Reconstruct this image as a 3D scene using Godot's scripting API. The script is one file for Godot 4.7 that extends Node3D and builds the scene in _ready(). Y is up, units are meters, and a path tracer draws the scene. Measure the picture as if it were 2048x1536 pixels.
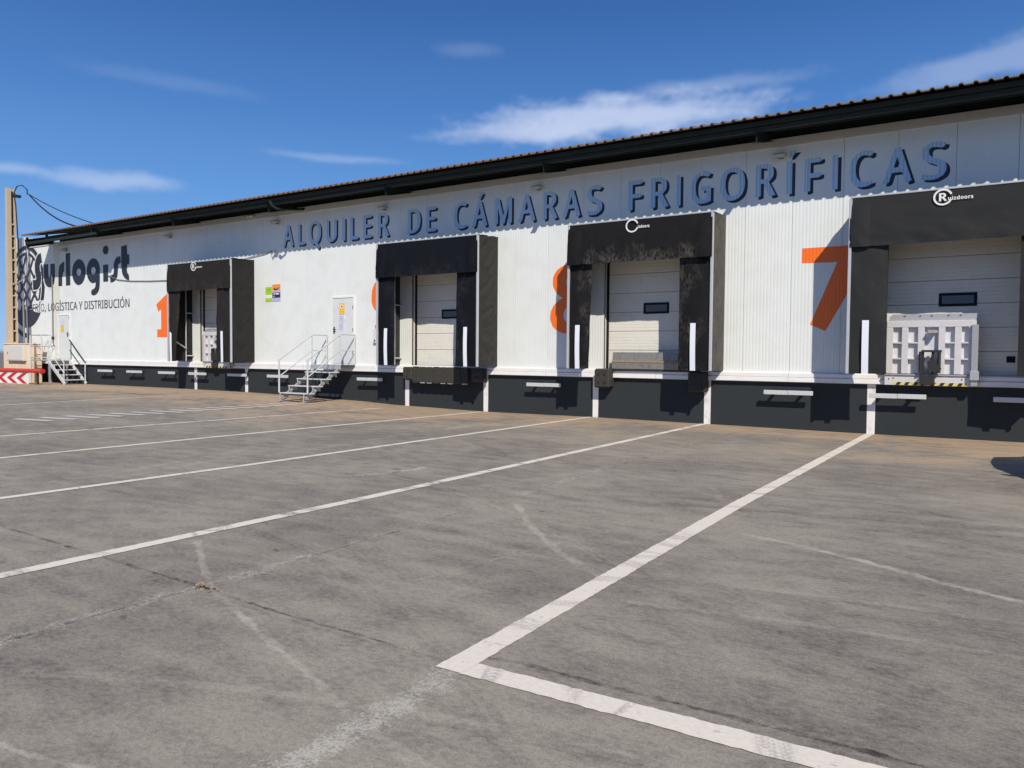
extends Node3D

# ------------------------------------------------------------------ mesh builder
class MB:
	var v := PackedVector3Array()
	var n := PackedVector3Array()
	var uv := PackedVector2Array()

	func put(p: Vector3, nn: Vector3) -> void:
		v.append(p)
		n.append(nn)
		var a := nn.abs()
		if a.y > a.x and a.y > a.z:
			uv.append(Vector2(p.x, p.z))
		elif a.x > a.z:
			uv.append(Vector2(p.z, -p.y))
		else:
			uv.append(Vector2(p.x, -p.y))

	# counter-clockwise seen from outside; stored clockwise as Godot wants it
	func tri(a: Vector3, b: Vector3, c: Vector3) -> void:
		var nn := (b - a).cross(c - a).normalized()
		put(a, nn)
		put(c, nn)
		put(b, nn)

	func tri_n(a: Vector3, b: Vector3, c: Vector3, na: Vector3, nb: Vector3, nc: Vector3) -> void:
		if (b - a).cross(c - a).dot(na + nb + nc) < 0.0:
			tri_n(a, c, b, na, nc, nb)
			return
		put(a, na)
		put(c, nc)
		put(b, nb)

	func quad(a: Vector3, b: Vector3, c: Vector3, d: Vector3) -> void:
		tri(a, b, c)
		tri(a, c, d)

	# a quad turned so that it faces «out»
	func face(a: Vector3, b: Vector3, c: Vector3, d: Vector3, out: Vector3) -> void:
		if (b - a).cross(c - a).dot(out) < 0.0:
			quad(a, d, c, b)
		else:
			quad(a, b, c, d)

	func face3(a: Vector3, b: Vector3, c: Vector3, out: Vector3) -> void:
		if (b - a).cross(c - a).dot(out) < 0.0:
			tri(a, c, b)
		else:
			tri(a, b, c)

	# box with chamfered edges, centre c, size s, optional turn
	func box(c: Vector3, s: Vector3, bev := 0.0, turn := Basis()) -> void:
		var h := s / 2.0
		var b := minf(bev, minf(h.x, minf(h.y, h.z)) * 0.6)
		for ax in 3:
			var u := (ax + 1) % 3
			var w := (ax + 2) % 3
			for sg in [-1.0, 1.0]:
				var q := []
				for k in [[-1.0, -1.0], [1.0, -1.0], [1.0, 1.0], [-1.0, 1.0]]:
					var p := Vector3()
					p[ax] = sg * h[ax]
					p[u] = k[0] * (h[u] - b)
					p[w] = k[1] * (h[w] - b)
					q.append(c + turn * p)
				var o := Vector3()
				o[ax] = sg
				face(q[0], q[1], q[2], q[3], turn * o)
			if b > 0.0:
				for su in [-1.0, 1.0]:
					for sw in [-1.0, 1.0]:
						var q2 := []
						for k in [[0, -1.0], [0, 1.0], [1, 1.0], [1, -1.0]]:
							var p := Vector3()
							p[ax] = k[1] * (h[ax] - b)
							p[u] = su * (h[u] - (0.0 if k[0] == 0 else b))
							p[w] = sw * (h[w] - (b if k[0] == 0 else 0.0))
							q2.append(c + turn * p)
						var o := Vector3()
						o[u] = su
						o[w] = sw
						face(q2[0], q2[1], q2[2], q2[3], turn * o)
		if b > 0.0:
			for sx in [-1.0, 1.0]:
				for sy in [-1.0, 1.0]:
					for sz in [-1.0, 1.0]:
						var o := Vector3(sx, sy, sz)
						face3(c + turn * Vector3(sx * h.x, sy * (h.y - b), sz * (h.z - b)), c + turn * Vector3(sx * (h.x - b), sy * h.y, sz * (h.z - b)), c + turn * Vector3(sx * (h.x - b), sy * (h.y - b), sz * h.z), turn * o)

	func span(a: Vector3, b: Vector3, bev := 0.0) -> void:
		box((a + b) / 2.0, (b - a).abs(), bev)

	# bar of rectangular section from a to b; «side» gives the direction of its width w
	func bar(a: Vector3, b: Vector3, side: Vector3, w: float, t: float, bev := 0.0) -> void:
		var y := (b - a).normalized()
		var x := (side - y * side.dot(y)).normalized()
		box((a + b) / 2.0, Vector3(w, a.distance_to(b), t), bev, Basis(x, y, x.cross(y)))

	func tube(pts: Array, r: float, sides := 10, caps := true) -> void:
		var rings := []
		var norms := []
		var ref := Vector3(0.13, 0.21, 0.97)
		for i in pts.size():
			var d: Vector3 = (pts[mini(i + 1, pts.size() - 1)] - pts[maxi(i - 1, 0)]).normalized()
			if absf(d.dot(ref)) > 0.95:
				ref = Vector3(0.9, 0.3, 0.1)
			var x := ref.cross(d).normalized()
			var y := d.cross(x)
			ref = y.cross(d).cross(d) * -1.0 if false else ref
			var ring := []
			var nr := []
			for k in sides:
				var a := TAU * k / sides
				var o := x * cos(a) + y * sin(a)
				nr.append(o)
				ring.append(pts[i] + o * r)
			rings.append(ring)
			norms.append(nr)
		for i in pts.size() - 1:
			for k in sides:
				var j := (k + 1) % sides
				tri_n(rings[i][k], rings[i][j], rings[i + 1][j], norms[i][k], norms[i][j], norms[i + 1][j])
				tri_n(rings[i][k], rings[i + 1][j], rings[i + 1][k], norms[i][k], norms[i + 1][j], norms[i + 1][k])
		if caps:
			for e in [0, pts.size() - 1]:
				var d: Vector3 = (pts[e] - pts[1 if e == 0 else e - 1]).normalized()
				for k in range(1, sides - 1):
					face3(rings[e][0], rings[e][k], rings[e][k + 1], d)

	# smooth grid from p(i, j)
	func grid(p: Callable, ni: int, nj: int, out: Vector3) -> void:
		var pts := []
		for i in ni + 1:
			var row := []
			for j in nj + 1:
				row.append(p.call(float(i) / ni, float(j) / nj))
			pts.append(row)
		var nr := []
		for i in ni + 1:
			var row := []
			for j in nj + 1:
				var du: Vector3 = pts[mini(i + 1, ni)][j] - pts[maxi(i - 1, 0)][j]
				var dv: Vector3 = pts[i][mini(j + 1, nj)] - pts[i][maxi(j - 1, 0)]
				var q := du.cross(dv).normalized()
				row.append(q if q.dot(out) > 0.0 else -q)
			nr.append(row)
		for i in ni:
			for j in nj:
				tri_n(pts[i][j], pts[i + 1][j], pts[i + 1][j + 1], nr[i][j], nr[i + 1][j], nr[i + 1][j + 1])
				tri_n(pts[i][j], pts[i + 1][j + 1], pts[i][j + 1], nr[i][j], nr[i + 1][j + 1], nr[i][j + 1])

	# outline in the xy plane pushed from z0 to z1
	func prism(pts: PackedVector2Array, z0: float, z1: float, tf := Transform3D()) -> void:
		var ix := Geometry2D.triangulate_polygon(pts)
		var fr := tf.basis.z
		for i in range(0, ix.size(), 3):
			for z in [z0, z1]:
				var q := []
				for k in 3:
					q.append(tf * Vector3(pts[ix[i + k]].x, pts[ix[i + k]].y, z))
				face3(q[0], q[1], q[2], fr if z == maxf(z0, z1) else -fr)
		var cw := Geometry2D.is_polygon_clockwise(pts)
		for i in pts.size():
			var a := pts[i]
			var b := pts[(i + 1) % pts.size()]
			var o := Vector2((b - a).y, -(b - a).x)
			if cw:
				o = -o
			face(tf * Vector3(a.x, a.y, z0), tf * Vector3(b.x, b.y, z0), tf * Vector3(b.x, b.y, z1), tf * Vector3(a.x, a.y, z1), tf.basis * Vector3(o.x, o.y, 0))

	func ring(c: Vector3, ro: Vector2, ri: Vector2, a0: float, a1: float, z: float, seg := 40, ioff := Vector2()) -> void:
		for i in seg:
			var t0 := lerpf(a0, a1, float(i) / seg)
			var t1 := lerpf(a0, a1, float(i + 1) / seg)
			face(c + Vector3(cos(t0) * ro.x, sin(t0) * ro.y, z), c + Vector3(cos(t1) * ro.x, sin(t1) * ro.y, z),
				c + Vector3(cos(t1) * ri.x + ioff.x, sin(t1) * ri.y + ioff.y, z), c + Vector3(cos(t0) * ri.x + ioff.x, sin(t0) * ri.y + ioff.y, z), Vector3.BACK)

	func mesh(uv2s := PackedVector2Array()) -> ArrayMesh:
		var m := ArrayMesh.new()
		add_to(m, uv2s)
		return m

	func add_to(m: ArrayMesh, uv2s := PackedVector2Array()) -> void:
		var arr := []
		arr.resize(Mesh.ARRAY_MAX)
		arr[Mesh.ARRAY_VERTEX] = v
		arr[Mesh.ARRAY_NORMAL] = n
		arr[Mesh.ARRAY_TEX_UV] = uv
		if uv2s.size():
			arr[Mesh.ARRAY_TEX_UV2] = uv2s
		m.add_surface_from_arrays(Mesh.PRIMITIVE_TRIANGLES, arr)


# ------------------------------------------------------------------ naming and materials
var used := {}
var M := {}

func numbered(called: String) -> String:
	var k: int = used.get(called, 0)
	used[called] = k + 1
	return called if k == 0 else "%s_%03d" % [called, k]

func tag(o: Node, label := "", category := "", group := "", kind := "") -> void:
	if label: o.set_meta("label", label)
	if category: o.set_meta("category", category)
	if group: o.set_meta("group", group)
	if kind: o.set_meta("kind", kind)

func thing(called: String, label: String, category: String, at := Vector3.ZERO, group := "") -> Node3D:
	var o := Node3D.new()
	o.name = numbered(called)
	add_child(o)
	o.position = at
	tag(o, label, category, group)
	return o

# commits one named mesh under parent; with a thing's own offset taken off so that shapes can be given in world metres
func part(called: String, b: MB, m: Material, parent: Node) -> MeshInstance3D:
	return place(called, b.mesh(), m, parent)

func place(called: String, mesh: Mesh, m: Material, parent: Node, at := Vector3.ZERO) -> MeshInstance3D:
	var o := MeshInstance3D.new()
	o.name = numbered(called) if parent == self else called
	o.mesh = mesh
	o.material_override = m
	o.position = at
	parent.add_child(o, true)
	return o

func copy(o: Node3D, at: Vector3, label: String) -> Node3D:
	var c: Node3D = o.duplicate()
	c.name = numbered(str(o.name).rstrip("_0123456789"))
	add_child(c)
	c.position = at
	c.set_meta("label", label)
	return c

func lin(r: float, g: float, b: float) -> Color:
	return Color(r, g, b).linear_to_srgb()

func mat(r: float, g: float, b: float, rough := 0.6, metal := 0.0, tex: Texture2D = null, scale := 1.0, bump := 0.0) -> StandardMaterial3D:
	var m := StandardMaterial3D.new()
	m.albedo_color = lin(r, g, b)
	m.roughness = rough
	m.metallic = metal
	if tex:
		m.albedo_texture = tex
		m.uv1_triplanar = true
		m.uv1_world_triplanar = true
		m.uv1_scale = Vector3.ONE * scale
		if bump > 0.0:
			m.heightmap_enabled = true
			m.heightmap_texture = tex
			m.heightmap_scale = bump
	return m

func noise_tex(sd: int, freq: float, oct: int, stops: Array, size := 512, kind := FastNoiseLite.TYPE_SIMPLEX_SMOOTH) -> NoiseTexture2D:
	var f := FastNoiseLite.new()
	f.seed = sd
	f.frequency = freq
	f.fractal_octaves = oct
	f.noise_type = kind
	var t := NoiseTexture2D.new()
	t.width = size
	t.height = size
	t.seamless = true
	t.noise = f
	var g := Gradient.new()
	g.offsets = PackedFloat32Array(stops.map(func(s): return s[0]))
	g.colors = PackedColorArray(stops.map(func(s): return s[1]))
	t.color_ramp = g
	return t

func grey(x: float) -> Color:
	return Color(x, x, x)

func make_materials() -> void:
	var dirt := noise_tex(3, 0.008, 5, [[0.0, Color(0.965, 0.96, 0.95)], [0.42, Color(0.99, 0.99, 0.988)], [0.6, Color(1, 1, 1)], [1.0, Color(0.98, 0.983, 0.985)]])
	var blot := noise_tex(8, 0.012, 5, [[0.0, grey(0.86)], [0.4, grey(0.965)], [0.55, grey(0.99)], [0.8, Color(1, 0.99, 0.97)], [1.0, Color(0.95, 0.94, 0.93)]])
	var scuff := noise_tex(21, 0.02, 6, [[0.0, grey(0.80)], [0.45, grey(0.86)], [0.6, Color(0.90, 0.89, 0.88)], [0.8, Color(1, 0.97, 0.94)], [1.0, Color(1, 0.98, 0.95)]])
	var galv := noise_tex(30, 0.05, 3, [[0.0, grey(0.93)], [0.5, grey(0.975)], [1.0, grey(1.0)]], 256, FastNoiseLite.TYPE_CELLULAR)
	var rust := noise_tex(41, 0.015, 5, [[0.0, Color(0.72, 0.72, 0.73)], [0.4, Color(0.88, 0.88, 0.88)], [0.62, Color(0.93, 0.9, 0.86)], [0.8, Color(0.86, 0.78, 0.68)], [1.0, Color(0.97, 0.95, 0.92)]])
	M.wall = [mat(0.77, 0.805, 0.805, 0.42, 0, dirt, 0.22), mat(0.76, 0.795, 0.795, 0.42, 0, dirt, 0.22), mat(0.775, 0.805, 0.805, 0.42, 0, dirt, 0.22)]
	M.annex = mat(0.75, 0.76, 0.75, 0.6, 0, dirt, 0.3)
	M.core = mat(0.08, 0.08, 0.08, 0.9)
	M.ledge = mat(0.82, 0.81, 0.82, 0.45, 0, dirt, 0.4)
	M.cap = mat(0.55, 0.54, 0.49, 0.6, 0, dirt, 0.5)
	M.plinth = mat(0.032, 0.038, 0.043, 0.75, 0, dirt, 0.6)
	M.plinth.metallic_specular = 0.3
	M.stripe = mat(0.8, 0.78, 0.8, 0.6, 0, blot, 0.6)
	M.shade_grey = mat(0.24, 0.25, 0.31, 0.6, 0, dirt, 0.5)  # blue-grey that imitates the shaded band on the white wall
	M.pilaster = mat(0.72, 0.71, 0.62, 0.6, 0, dirt, 0.5)
	M.eave = mat(0.19, 0.165, 0.115, 0.8, 0, blot, 0.7)
	M.roof = mat(0.21, 0.115, 0.078, 0.8, 0, blot, 0.7)
	M.steel_green = mat(0.011, 0.021, 0.018, 0.75, 0, blot, 0.6)
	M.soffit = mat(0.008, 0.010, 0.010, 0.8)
	M.navy = mat(0.012, 0.017, 0.035, 0.5)
	M.blue = mat(0.38, 0.56, 0.80, 0.45)
	M.blue_pale = mat(0.57, 0.74, 0.92, 0.45)  # paler blue for the letter faces in the grooves
	M.anthracite = mat(0.024, 0.028, 0.038, 0.5)
	M.globe = mat(0.036, 0.041, 0.06, 0.5)
	M.globe_dark = mat(0.03, 0.035, 0.037, 0.5)
	M.orange = mat(0.93, 0.165, 0.012, 0.45)
	M.door = mat(0.76, 0.745, 0.69, 0.5, 0, dirt, 0.6)
	M.door_leaf = mat(0.69, 0.715, 0.73, 0.45, 0, dirt, 0.6)
	M.rubber = mat(0.012, 0.012, 0.014, 0.7)
	M.rubber.metallic_specular = 0.3
	M.pane = mat(0.06, 0.07, 0.09, 0.06)
	M.alu = mat(0.62, 0.63, 0.65, 0.4, 0.35, galv, 1.2)
	M.white_plastic = mat(0.78, 0.82, 0.9, 0.45)
	M.galv = mat(0.52, 0.54, 0.56, 0.45, 0.45, galv, 1.5)
	M.galv_paint = mat(0.62, 0.65, 0.66, 0.5, 0.1, galv, 1.5)
	M.plate = mat(0.70, 0.69, 0.72, 0.45, 0.1, galv, 1.0)
	M.plate_grey = mat(0.42, 0.42, 0.45, 0.45, 0.3, galv, 1.0)
	M.dark_steel = mat(0.045, 0.045, 0.045, 0.5, 0.4, blot, 1.0)
	M.lip = mat(0.34, 0.34, 0.35, 0.5, 0.3, rust, 0.8)
	M.rust_edge = mat(0.42, 0.31, 0.19, 0.7, 0, rust, 1.0)
	M.bumper = mat(0.05, 0.048, 0.042, 0.85, 0, scuff, 1.0, 1.5)
	M.yellow = mat(0.72, 0.6, 0.2, 0.6, 0, blot, 1.0)
	M.black = mat(0.02, 0.018, 0.03, 0.6)
	M.tarp = []
	for k in 4:
		var tm := StandardMaterial3D.new()
		tm.albedo_texture = tarp_image(k)
		tm.uv1_scale = Vector3(1.0 / 3.6, 1.0 / 3.6, 1)
		tm.uv1_offset = Vector3(0.5, 4.75 / 3.6, 0)
		tm.roughness = 0.65
		tm.metallic_specular = 0.22
		M.tarp.append(tm)
	M.tarp_side = [mat(0.026, 0.026, 0.026, 0.65, 0, blot, 0.5), mat(0.042, 0.041, 0.039, 0.65, 0, blot, 0.5), mat(0.10, 0.095, 0.087, 0.65, 0, blot, 0.5), mat(0.035, 0.035, 0.035, 0.65, 0, blot, 0.5)]
	for k in 4:
		M.tarp_side[k].metallic_specular = 0.25
	M.lamp = mat(0.6, 0.57, 0.45, 0.4)
	M.concrete = mat(0.55, 0.45, 0.33, 0.85, 0, dirt, 0.8)
	M.pole_web = mat(0.10, 0.06, 0.035, 0.9)
	M.pier = mat(0.78, 0.62, 0.45, 0.85, 0, dirt, 0.8)
	M.cabinet = mat(0.68, 0.66, 0.61, 0.5, 0, dirt, 0.8)
	M.red = mat(0.62, 0.045, 0.02, 0.5)
	M.red_sign = mat(0.55, 0.012, 0.02, 0.5)
	M.white = mat(0.8, 0.8, 0.78, 0.5)
	M.cable = mat(0.012, 0.013, 0.016, 0.6)
	M.cable_grey = mat(0.22, 0.22, 0.22, 0.6)
	M.cable_pale = mat(0.55, 0.53, 0.45, 0.6)
	M.green = mat(0.36, 0.62, 0.05, 0.5)
	M.poster_orange = mat(0.85, 0.30, 0.04, 0.5)
	M.poster_purple = mat(0.05, 0.02, 0.14, 0.5)
	M.poster_lilac = mat(0.45, 0.47, 0.68, 0.5)
	M.sign_yellow = mat(0.85, 0.5, 0.04, 0.5)
	M.paper = mat(0.62, 0.62, 0.78, 0.6)
	M.leaf = mat(0.34, 0.25, 0.15, 0.85)
	M.car = mat(0.06, 0.065, 0.07, 0.3, 0.4)

# curtain cloth of one dock, 3.6 m square as hung: plain cloth, with scuffs where trucks rub the lower edge of the header and the inner edges
func tarp_image(k: int) -> ImageTexture:
	var f := FastNoiseLite.new()
	f.seed = 60 + k
	f.frequency = 1.0
	f.fractal_octaves = 4
	var base: Color = [Color(0.024, 0.0215, 0.020), Color(0.008, 0.009, 0.0135), Color(0.013, 0.0128, 0.0140), Color(0.030, 0.031, 0.032)][k]
	var rub: Color = [Color(0.06, 0.047, 0.039), Color(0.04, 0.04, 0.046), Color(0.078, 0.070, 0.063), Color(0.05, 0.05, 0.05)][k]
	var am: float = [0.5, 0.35, 0.8, 0.2][k]
	var n := 400
	var im := Image.create(n, n, false, Image.FORMAT_RGB8)
	for iy in n:
		var y := 4.75 - 3.6 * (iy + 0.5) / n
		for ix in n:
			var x := 3.6 * ((ix + 0.5) / n - 0.5)
			var a := absf(x)
			var fine := f.get_noise_2d(x * 16.0, y * 7.0)
			var wide := f.get_noise_2d(x * 2.2 + 7.0, y * 1.3)
			var z := 0.0
			if y > 3.6:
				z = clampf(1.1 - (y - 3.69) / 0.34 + 0.8 * wide, 0.0, 1.0) * clampf((1.45 + 0.2 * wide - a) * 6.0, 0.0, 1.0)
			if y < 3.75:
				z = maxf(z, clampf(1.25 - (a - 1.0) / 0.34 + 0.9 * wide, 0.0, 1.0) * clampf(0.7 + wide, 0.0, 1.0))
			z *= clampf(0.42 + 1.25 * fine + 0.5 * wide, 0.0, 1.0) * am
			z = clampf(z + 0.06 * (fine + wide), 0.0, 1.0)
			im.set_pixel(ix, iy, base.lerp(rub, z).linear_to_srgb())
	return ImageTexture.create_from_image(im)

# ------------------------------------------------------------------ ground
const GX := [-60.0, -40.0, -24.8, -22.0, -19.5, -17.0, -14.7, -11.9, -8.6, -5.7, -2.4, 5.0, 40.0]
const GY := [0.22, 0.22, 0.235, 0.225, 0.195, 0.14, 0.065, 0.025, 0.04, 0.03, 0.015, 0.03, 0.03]

func gy(x: float) -> float:
	if x <= GX[0]: return GY[0]
	for i in GX.size() - 1:
		if x <= GX[i + 1]:
			var t: float = (x - GX[i]) / (GX[i + 1] - GX[i])
			return lerpf(GY[i], GY[i + 1], t * t * (3.0 - 2.0 * t))
	return GY[-1]

var strokes := []
var n_low := FastNoiseLite.new()
var n_str := FastNoiseLite.new()
var n_med := FastNoiseLite.new()
var n_fine := FastNoiseLite.new()

func stroke(pts: Array, w: float, amount: float, kind: String, frac := 0.5) -> void:
	strokes.append([pts, w, amount, kind, frac])

func plan_strokes() -> void:
	var rg := RandomNumberGenerator.new()
	rg.seed = 77
	# faded older bay line, in flecks, along a joint
	stroke([Vector2(-4.42, 16.2), Vector2(-4.42, 14.3), Vector2(-4.38, 13.9), Vector2(-4.42, 13.0)], 0.11, 0.55, "fleck", 0.50)
	stroke([Vector2(-4.42, 13.0), Vector2(-4.44, 11.2), Vector2(-4.5, 10.0)], 0.09, 0.4, "fleck", 0.58)
	stroke([Vector2(-4.5, 10.0), Vector2(-4.55, 8.4), Vector2(-4.6, 7.4)], 0.10, 0.5, "fleck", 0.5)
	stroke([Vector2(-4.6, 7.4), Vector2(-4.66, 4.0)], 0.08, 0.3, "fleck", 0.58)
	stroke([Vector2(-2.22, 16.0), Vector2(-2.22, 15.05), Vector2(-2.22, 14.12)], 0.12, 0.6, "fleck", 0.42)
	# the line between bays further off
	stroke([Vector2(-9.4, 10.8), Vector2(-9.2, 9.6), Vector2(-9.5, 7.0), Vector2(-9.8, 5.0), Vector2(-9.66, 3.8)], 0.09, 0.5, "fleck", 0.52)
	stroke([Vector2(-9.72, 4.6), Vector2(-9.66, 3.6)], 0.06, 0.5, "fleck", 0.3)
	# the stub of an old arrow with a skid
	stroke([Vector2(-6.84, 10.04), Vector2(-6.65, 9.65)], 0.05, 0.5, "fleck", 0.35)
	stroke([Vector2(-6.74, 9.5), Vector2(-6.55, 9.27), Vector2(-6.62, 9.05)], 0.07, 0.55, "fleck", 0.3)
	stroke([Vector2(-6.6, 9.7), Vector2(-6.68, 9.45), Vector2(-6.86, 9.3)], 0.05, 0.16, "dark")
	# joint along the wall direction, cracked
	stroke([Vector2(-13.0, 13.7), Vector2(-9.0, 13.84), Vector2(-6.03, 13.91), Vector2(-5.1, 13.94), Vector2(-4.35, 13.95), Vector2(-3.59, 13.99), Vector2(-2.94, 13.98), Vector2(-2.3, 14.0)], 0.012, 0.17, "dark")
	stroke([Vector2(-4.35, 13.95), Vector2(-3.59, 14.05), Vector2(-3.0, 14.03), Vector2(-2.5, 14.02)], 0.02, 0.06, "dark")
	stroke([Vector2(-6.0, 13.92), Vector2(-4.3, 13.96), Vector2(-2.6, 13.99)], 0.022, 0.35, "fleck", 0.62)
	stroke([Vector2(-2.3, 13.86), Vector2(-1.99, 13.80), Vector2(-1.5, 13.80), Vector2(-1.05, 13.79), Vector2(-0.44, 13.78), Vector2(0.8, 13.77)], 0.016, 0.17, "dark")
	stroke([Vector2(-4.40, 16.3), Vector2(-4.41, 14.3), Vector2(-4.38, 13.9), Vector2(-4.42, 11.6), Vector2(-4.5, 10.3), Vector2(-4.6, 7.2), Vector2(-4.66, 1.0)], 0.010, 0.15, "dark")
	# pale scrapes and turning marks
	stroke([Vector2(-5.48, 13.23), Vector2(-4.63, 13.76), Vector2(-4.12, 14.01), Vector2(-3.29, 14.31), Vector2(-2.7, 14.52), Vector2(-2.42, 14.64)], 0.022, 0.13, "light")
	stroke([Vector2(-2.42, 14.64), Vector2(-1.9, 14.8), Vector2(-1.4, 14.86)], 0.03, 0.07, "light")
	stroke([Vector2(-4.21, 10.42), Vector2(-3.62, 11.14), Vector2(-2.91, 11.83), Vector2(-2.38, 12.20)], 0.035, 0.13, "light")
	stroke([Vector2(-1.9, 10.36), Vector2(-1.42, 10.49), Vector2(-0.78, 10.78), Vector2(-0.32, 11.06), Vector2(0.10, 11.22), Vector2(0.7, 11.5)], 0.035, 0.2, "light")
	stroke([Vector2(-1.82, 9.87), Vector2(-1.18, 9.62), Vector2(0.12, 9.10), Vector2(1.5, 8.6)], 0.035, 0.05, "dark")
	stroke([Vector2(-3.0, 8.04), Vector2(-2.75, 8.5), Vector2(-2.59, 8.93), Vector2(-2.36, 9.16)], 0.035, 0.09, "light")
	stroke([Vector2(-3.27, 15.62), Vector2(-3.08, 15.60), Vector2(-2.8, 15.52)], 0.012, 0.18, "light")
	for k in 7:
		var o := Vector2(-7.6 + 0.13 * k, 6.3 + 0.09 * k)
		stroke([o + Vector2(-0.5, -0.2), o, o + Vector2(0.42, 0.5), o + Vector2(0.5, 1.05)], 0.025, 0.09, "dark")
	for k in 4:
		var o := Vector2(-8.9 + 0.14 * k, 6.6 + 0.1 * k)
		stroke([o + Vector2(-0.5, -0.2), o, o + Vector2(0.42, 0.5)], 0.03, 0.04, "dark")
	# tyre arcs left by lorries backing up to the doors
	for k in 84:
		var c := Vector2(rg.randf_range(-30.0, 2.0), rg.randf_range(2.0, 16.0))
		var ang := rg.randf_range(-0.35, 0.35) + (PI / 2.0 if rg.randf() < 0.45 else 0.0)
		var curve := rg.randf_range(-0.11, 0.11)
		var ln := rg.randf_range(2.0, 6.5)
		var pts := []
		for s in 9:
			var t := (s / 8.0 - 0.5) * ln
			var dv := Vector2.from_angle(ang)
			pts.append(c + dv * t + dv.orthogonal() * curve * t * t)
		var lightm := rg.randf() < 0.42
		var am := rg.randf_range(0.025, 0.06)
		var w := rg.randf_range(0.012, 0.07)
		stroke(pts, w, am, "light" if lightm else "dark")
		if rg.randf() < 0.5:
			stroke(pts.map(func(p): return p + Vector2.from_angle(ang).orthogonal() * 0.36), w, am * 0.8, "light" if lightm else "dark")
	# wide sweeps of lorries turning in the near bays
	for q in [[-6.0, 12.6, 9.0, 0.15, 0.9], [-5.2, 11.6, 11.0, 0.05, 0.8], [-3.8, 15.2, 8.0, -0.5, 0.55], [-1.9, 12.6, 10.0, -0.25, 0.5], [-1.5, 11.9, 12.0, -0.2, 0.45], [-0.6, 14.6, 7.0, -0.6, 0.4], [-9.0, 9.5, 10.0, 0.0, 0.7], [-3.6, 7.2, 9.0, 0.2, 0.8]]:
		for sd in [0.0, 0.30]:
			var pts := []
			for t in 12:
				var an: float = q[3] + q[4] * (t / 11.0)
				pts.append(Vector2(q[0], q[1]) + Vector2(sin(an), -cos(an) + 1.0) * (q[2] + sd) - Vector2(sin(q[3]), 1.0 - cos(q[3])) * q[2])
			stroke(pts, 0.022, 0.055, "dark" if int(q[2]) % 2 else "light")
			stroke(pts.map(func(p): return p + Vector2(0.05, 0.06)), 0.012, 0.05, "dark")
	# short scratches
	for k in 130:
		var c := Vector2(rg.randf_range(-6.0, 2.2), rg.randf_range(8.6, 16.2))
		var ln := rg.randf_range(0.03, 0.14)
		stroke([c, c + Vector2.from_angle(rg.randfn(0.0, 0.35)) * ln], rg.randf_range(0.004, 0.009), rg.randf_range(0.05, 0.12), "dark" if rg.randf() < 0.75 else "light")
	# oil drips and gum
	for k in 90:
		var c := Vector2(rg.randf_range(-12.0, 2.2), rg.randf_range(3.0, 16.2))
		var s := rg.randf_range(0.012, 0.035) * (3.5 if rg.randf() < 0.06 else 1.0)
		stroke([c, c + Vector2(rg.randf_range(-0.09, 0.09), rg.randf_range(-0.03, 0.03))], s, rg.randf_range(0.06, 0.13), "dark")

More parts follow.
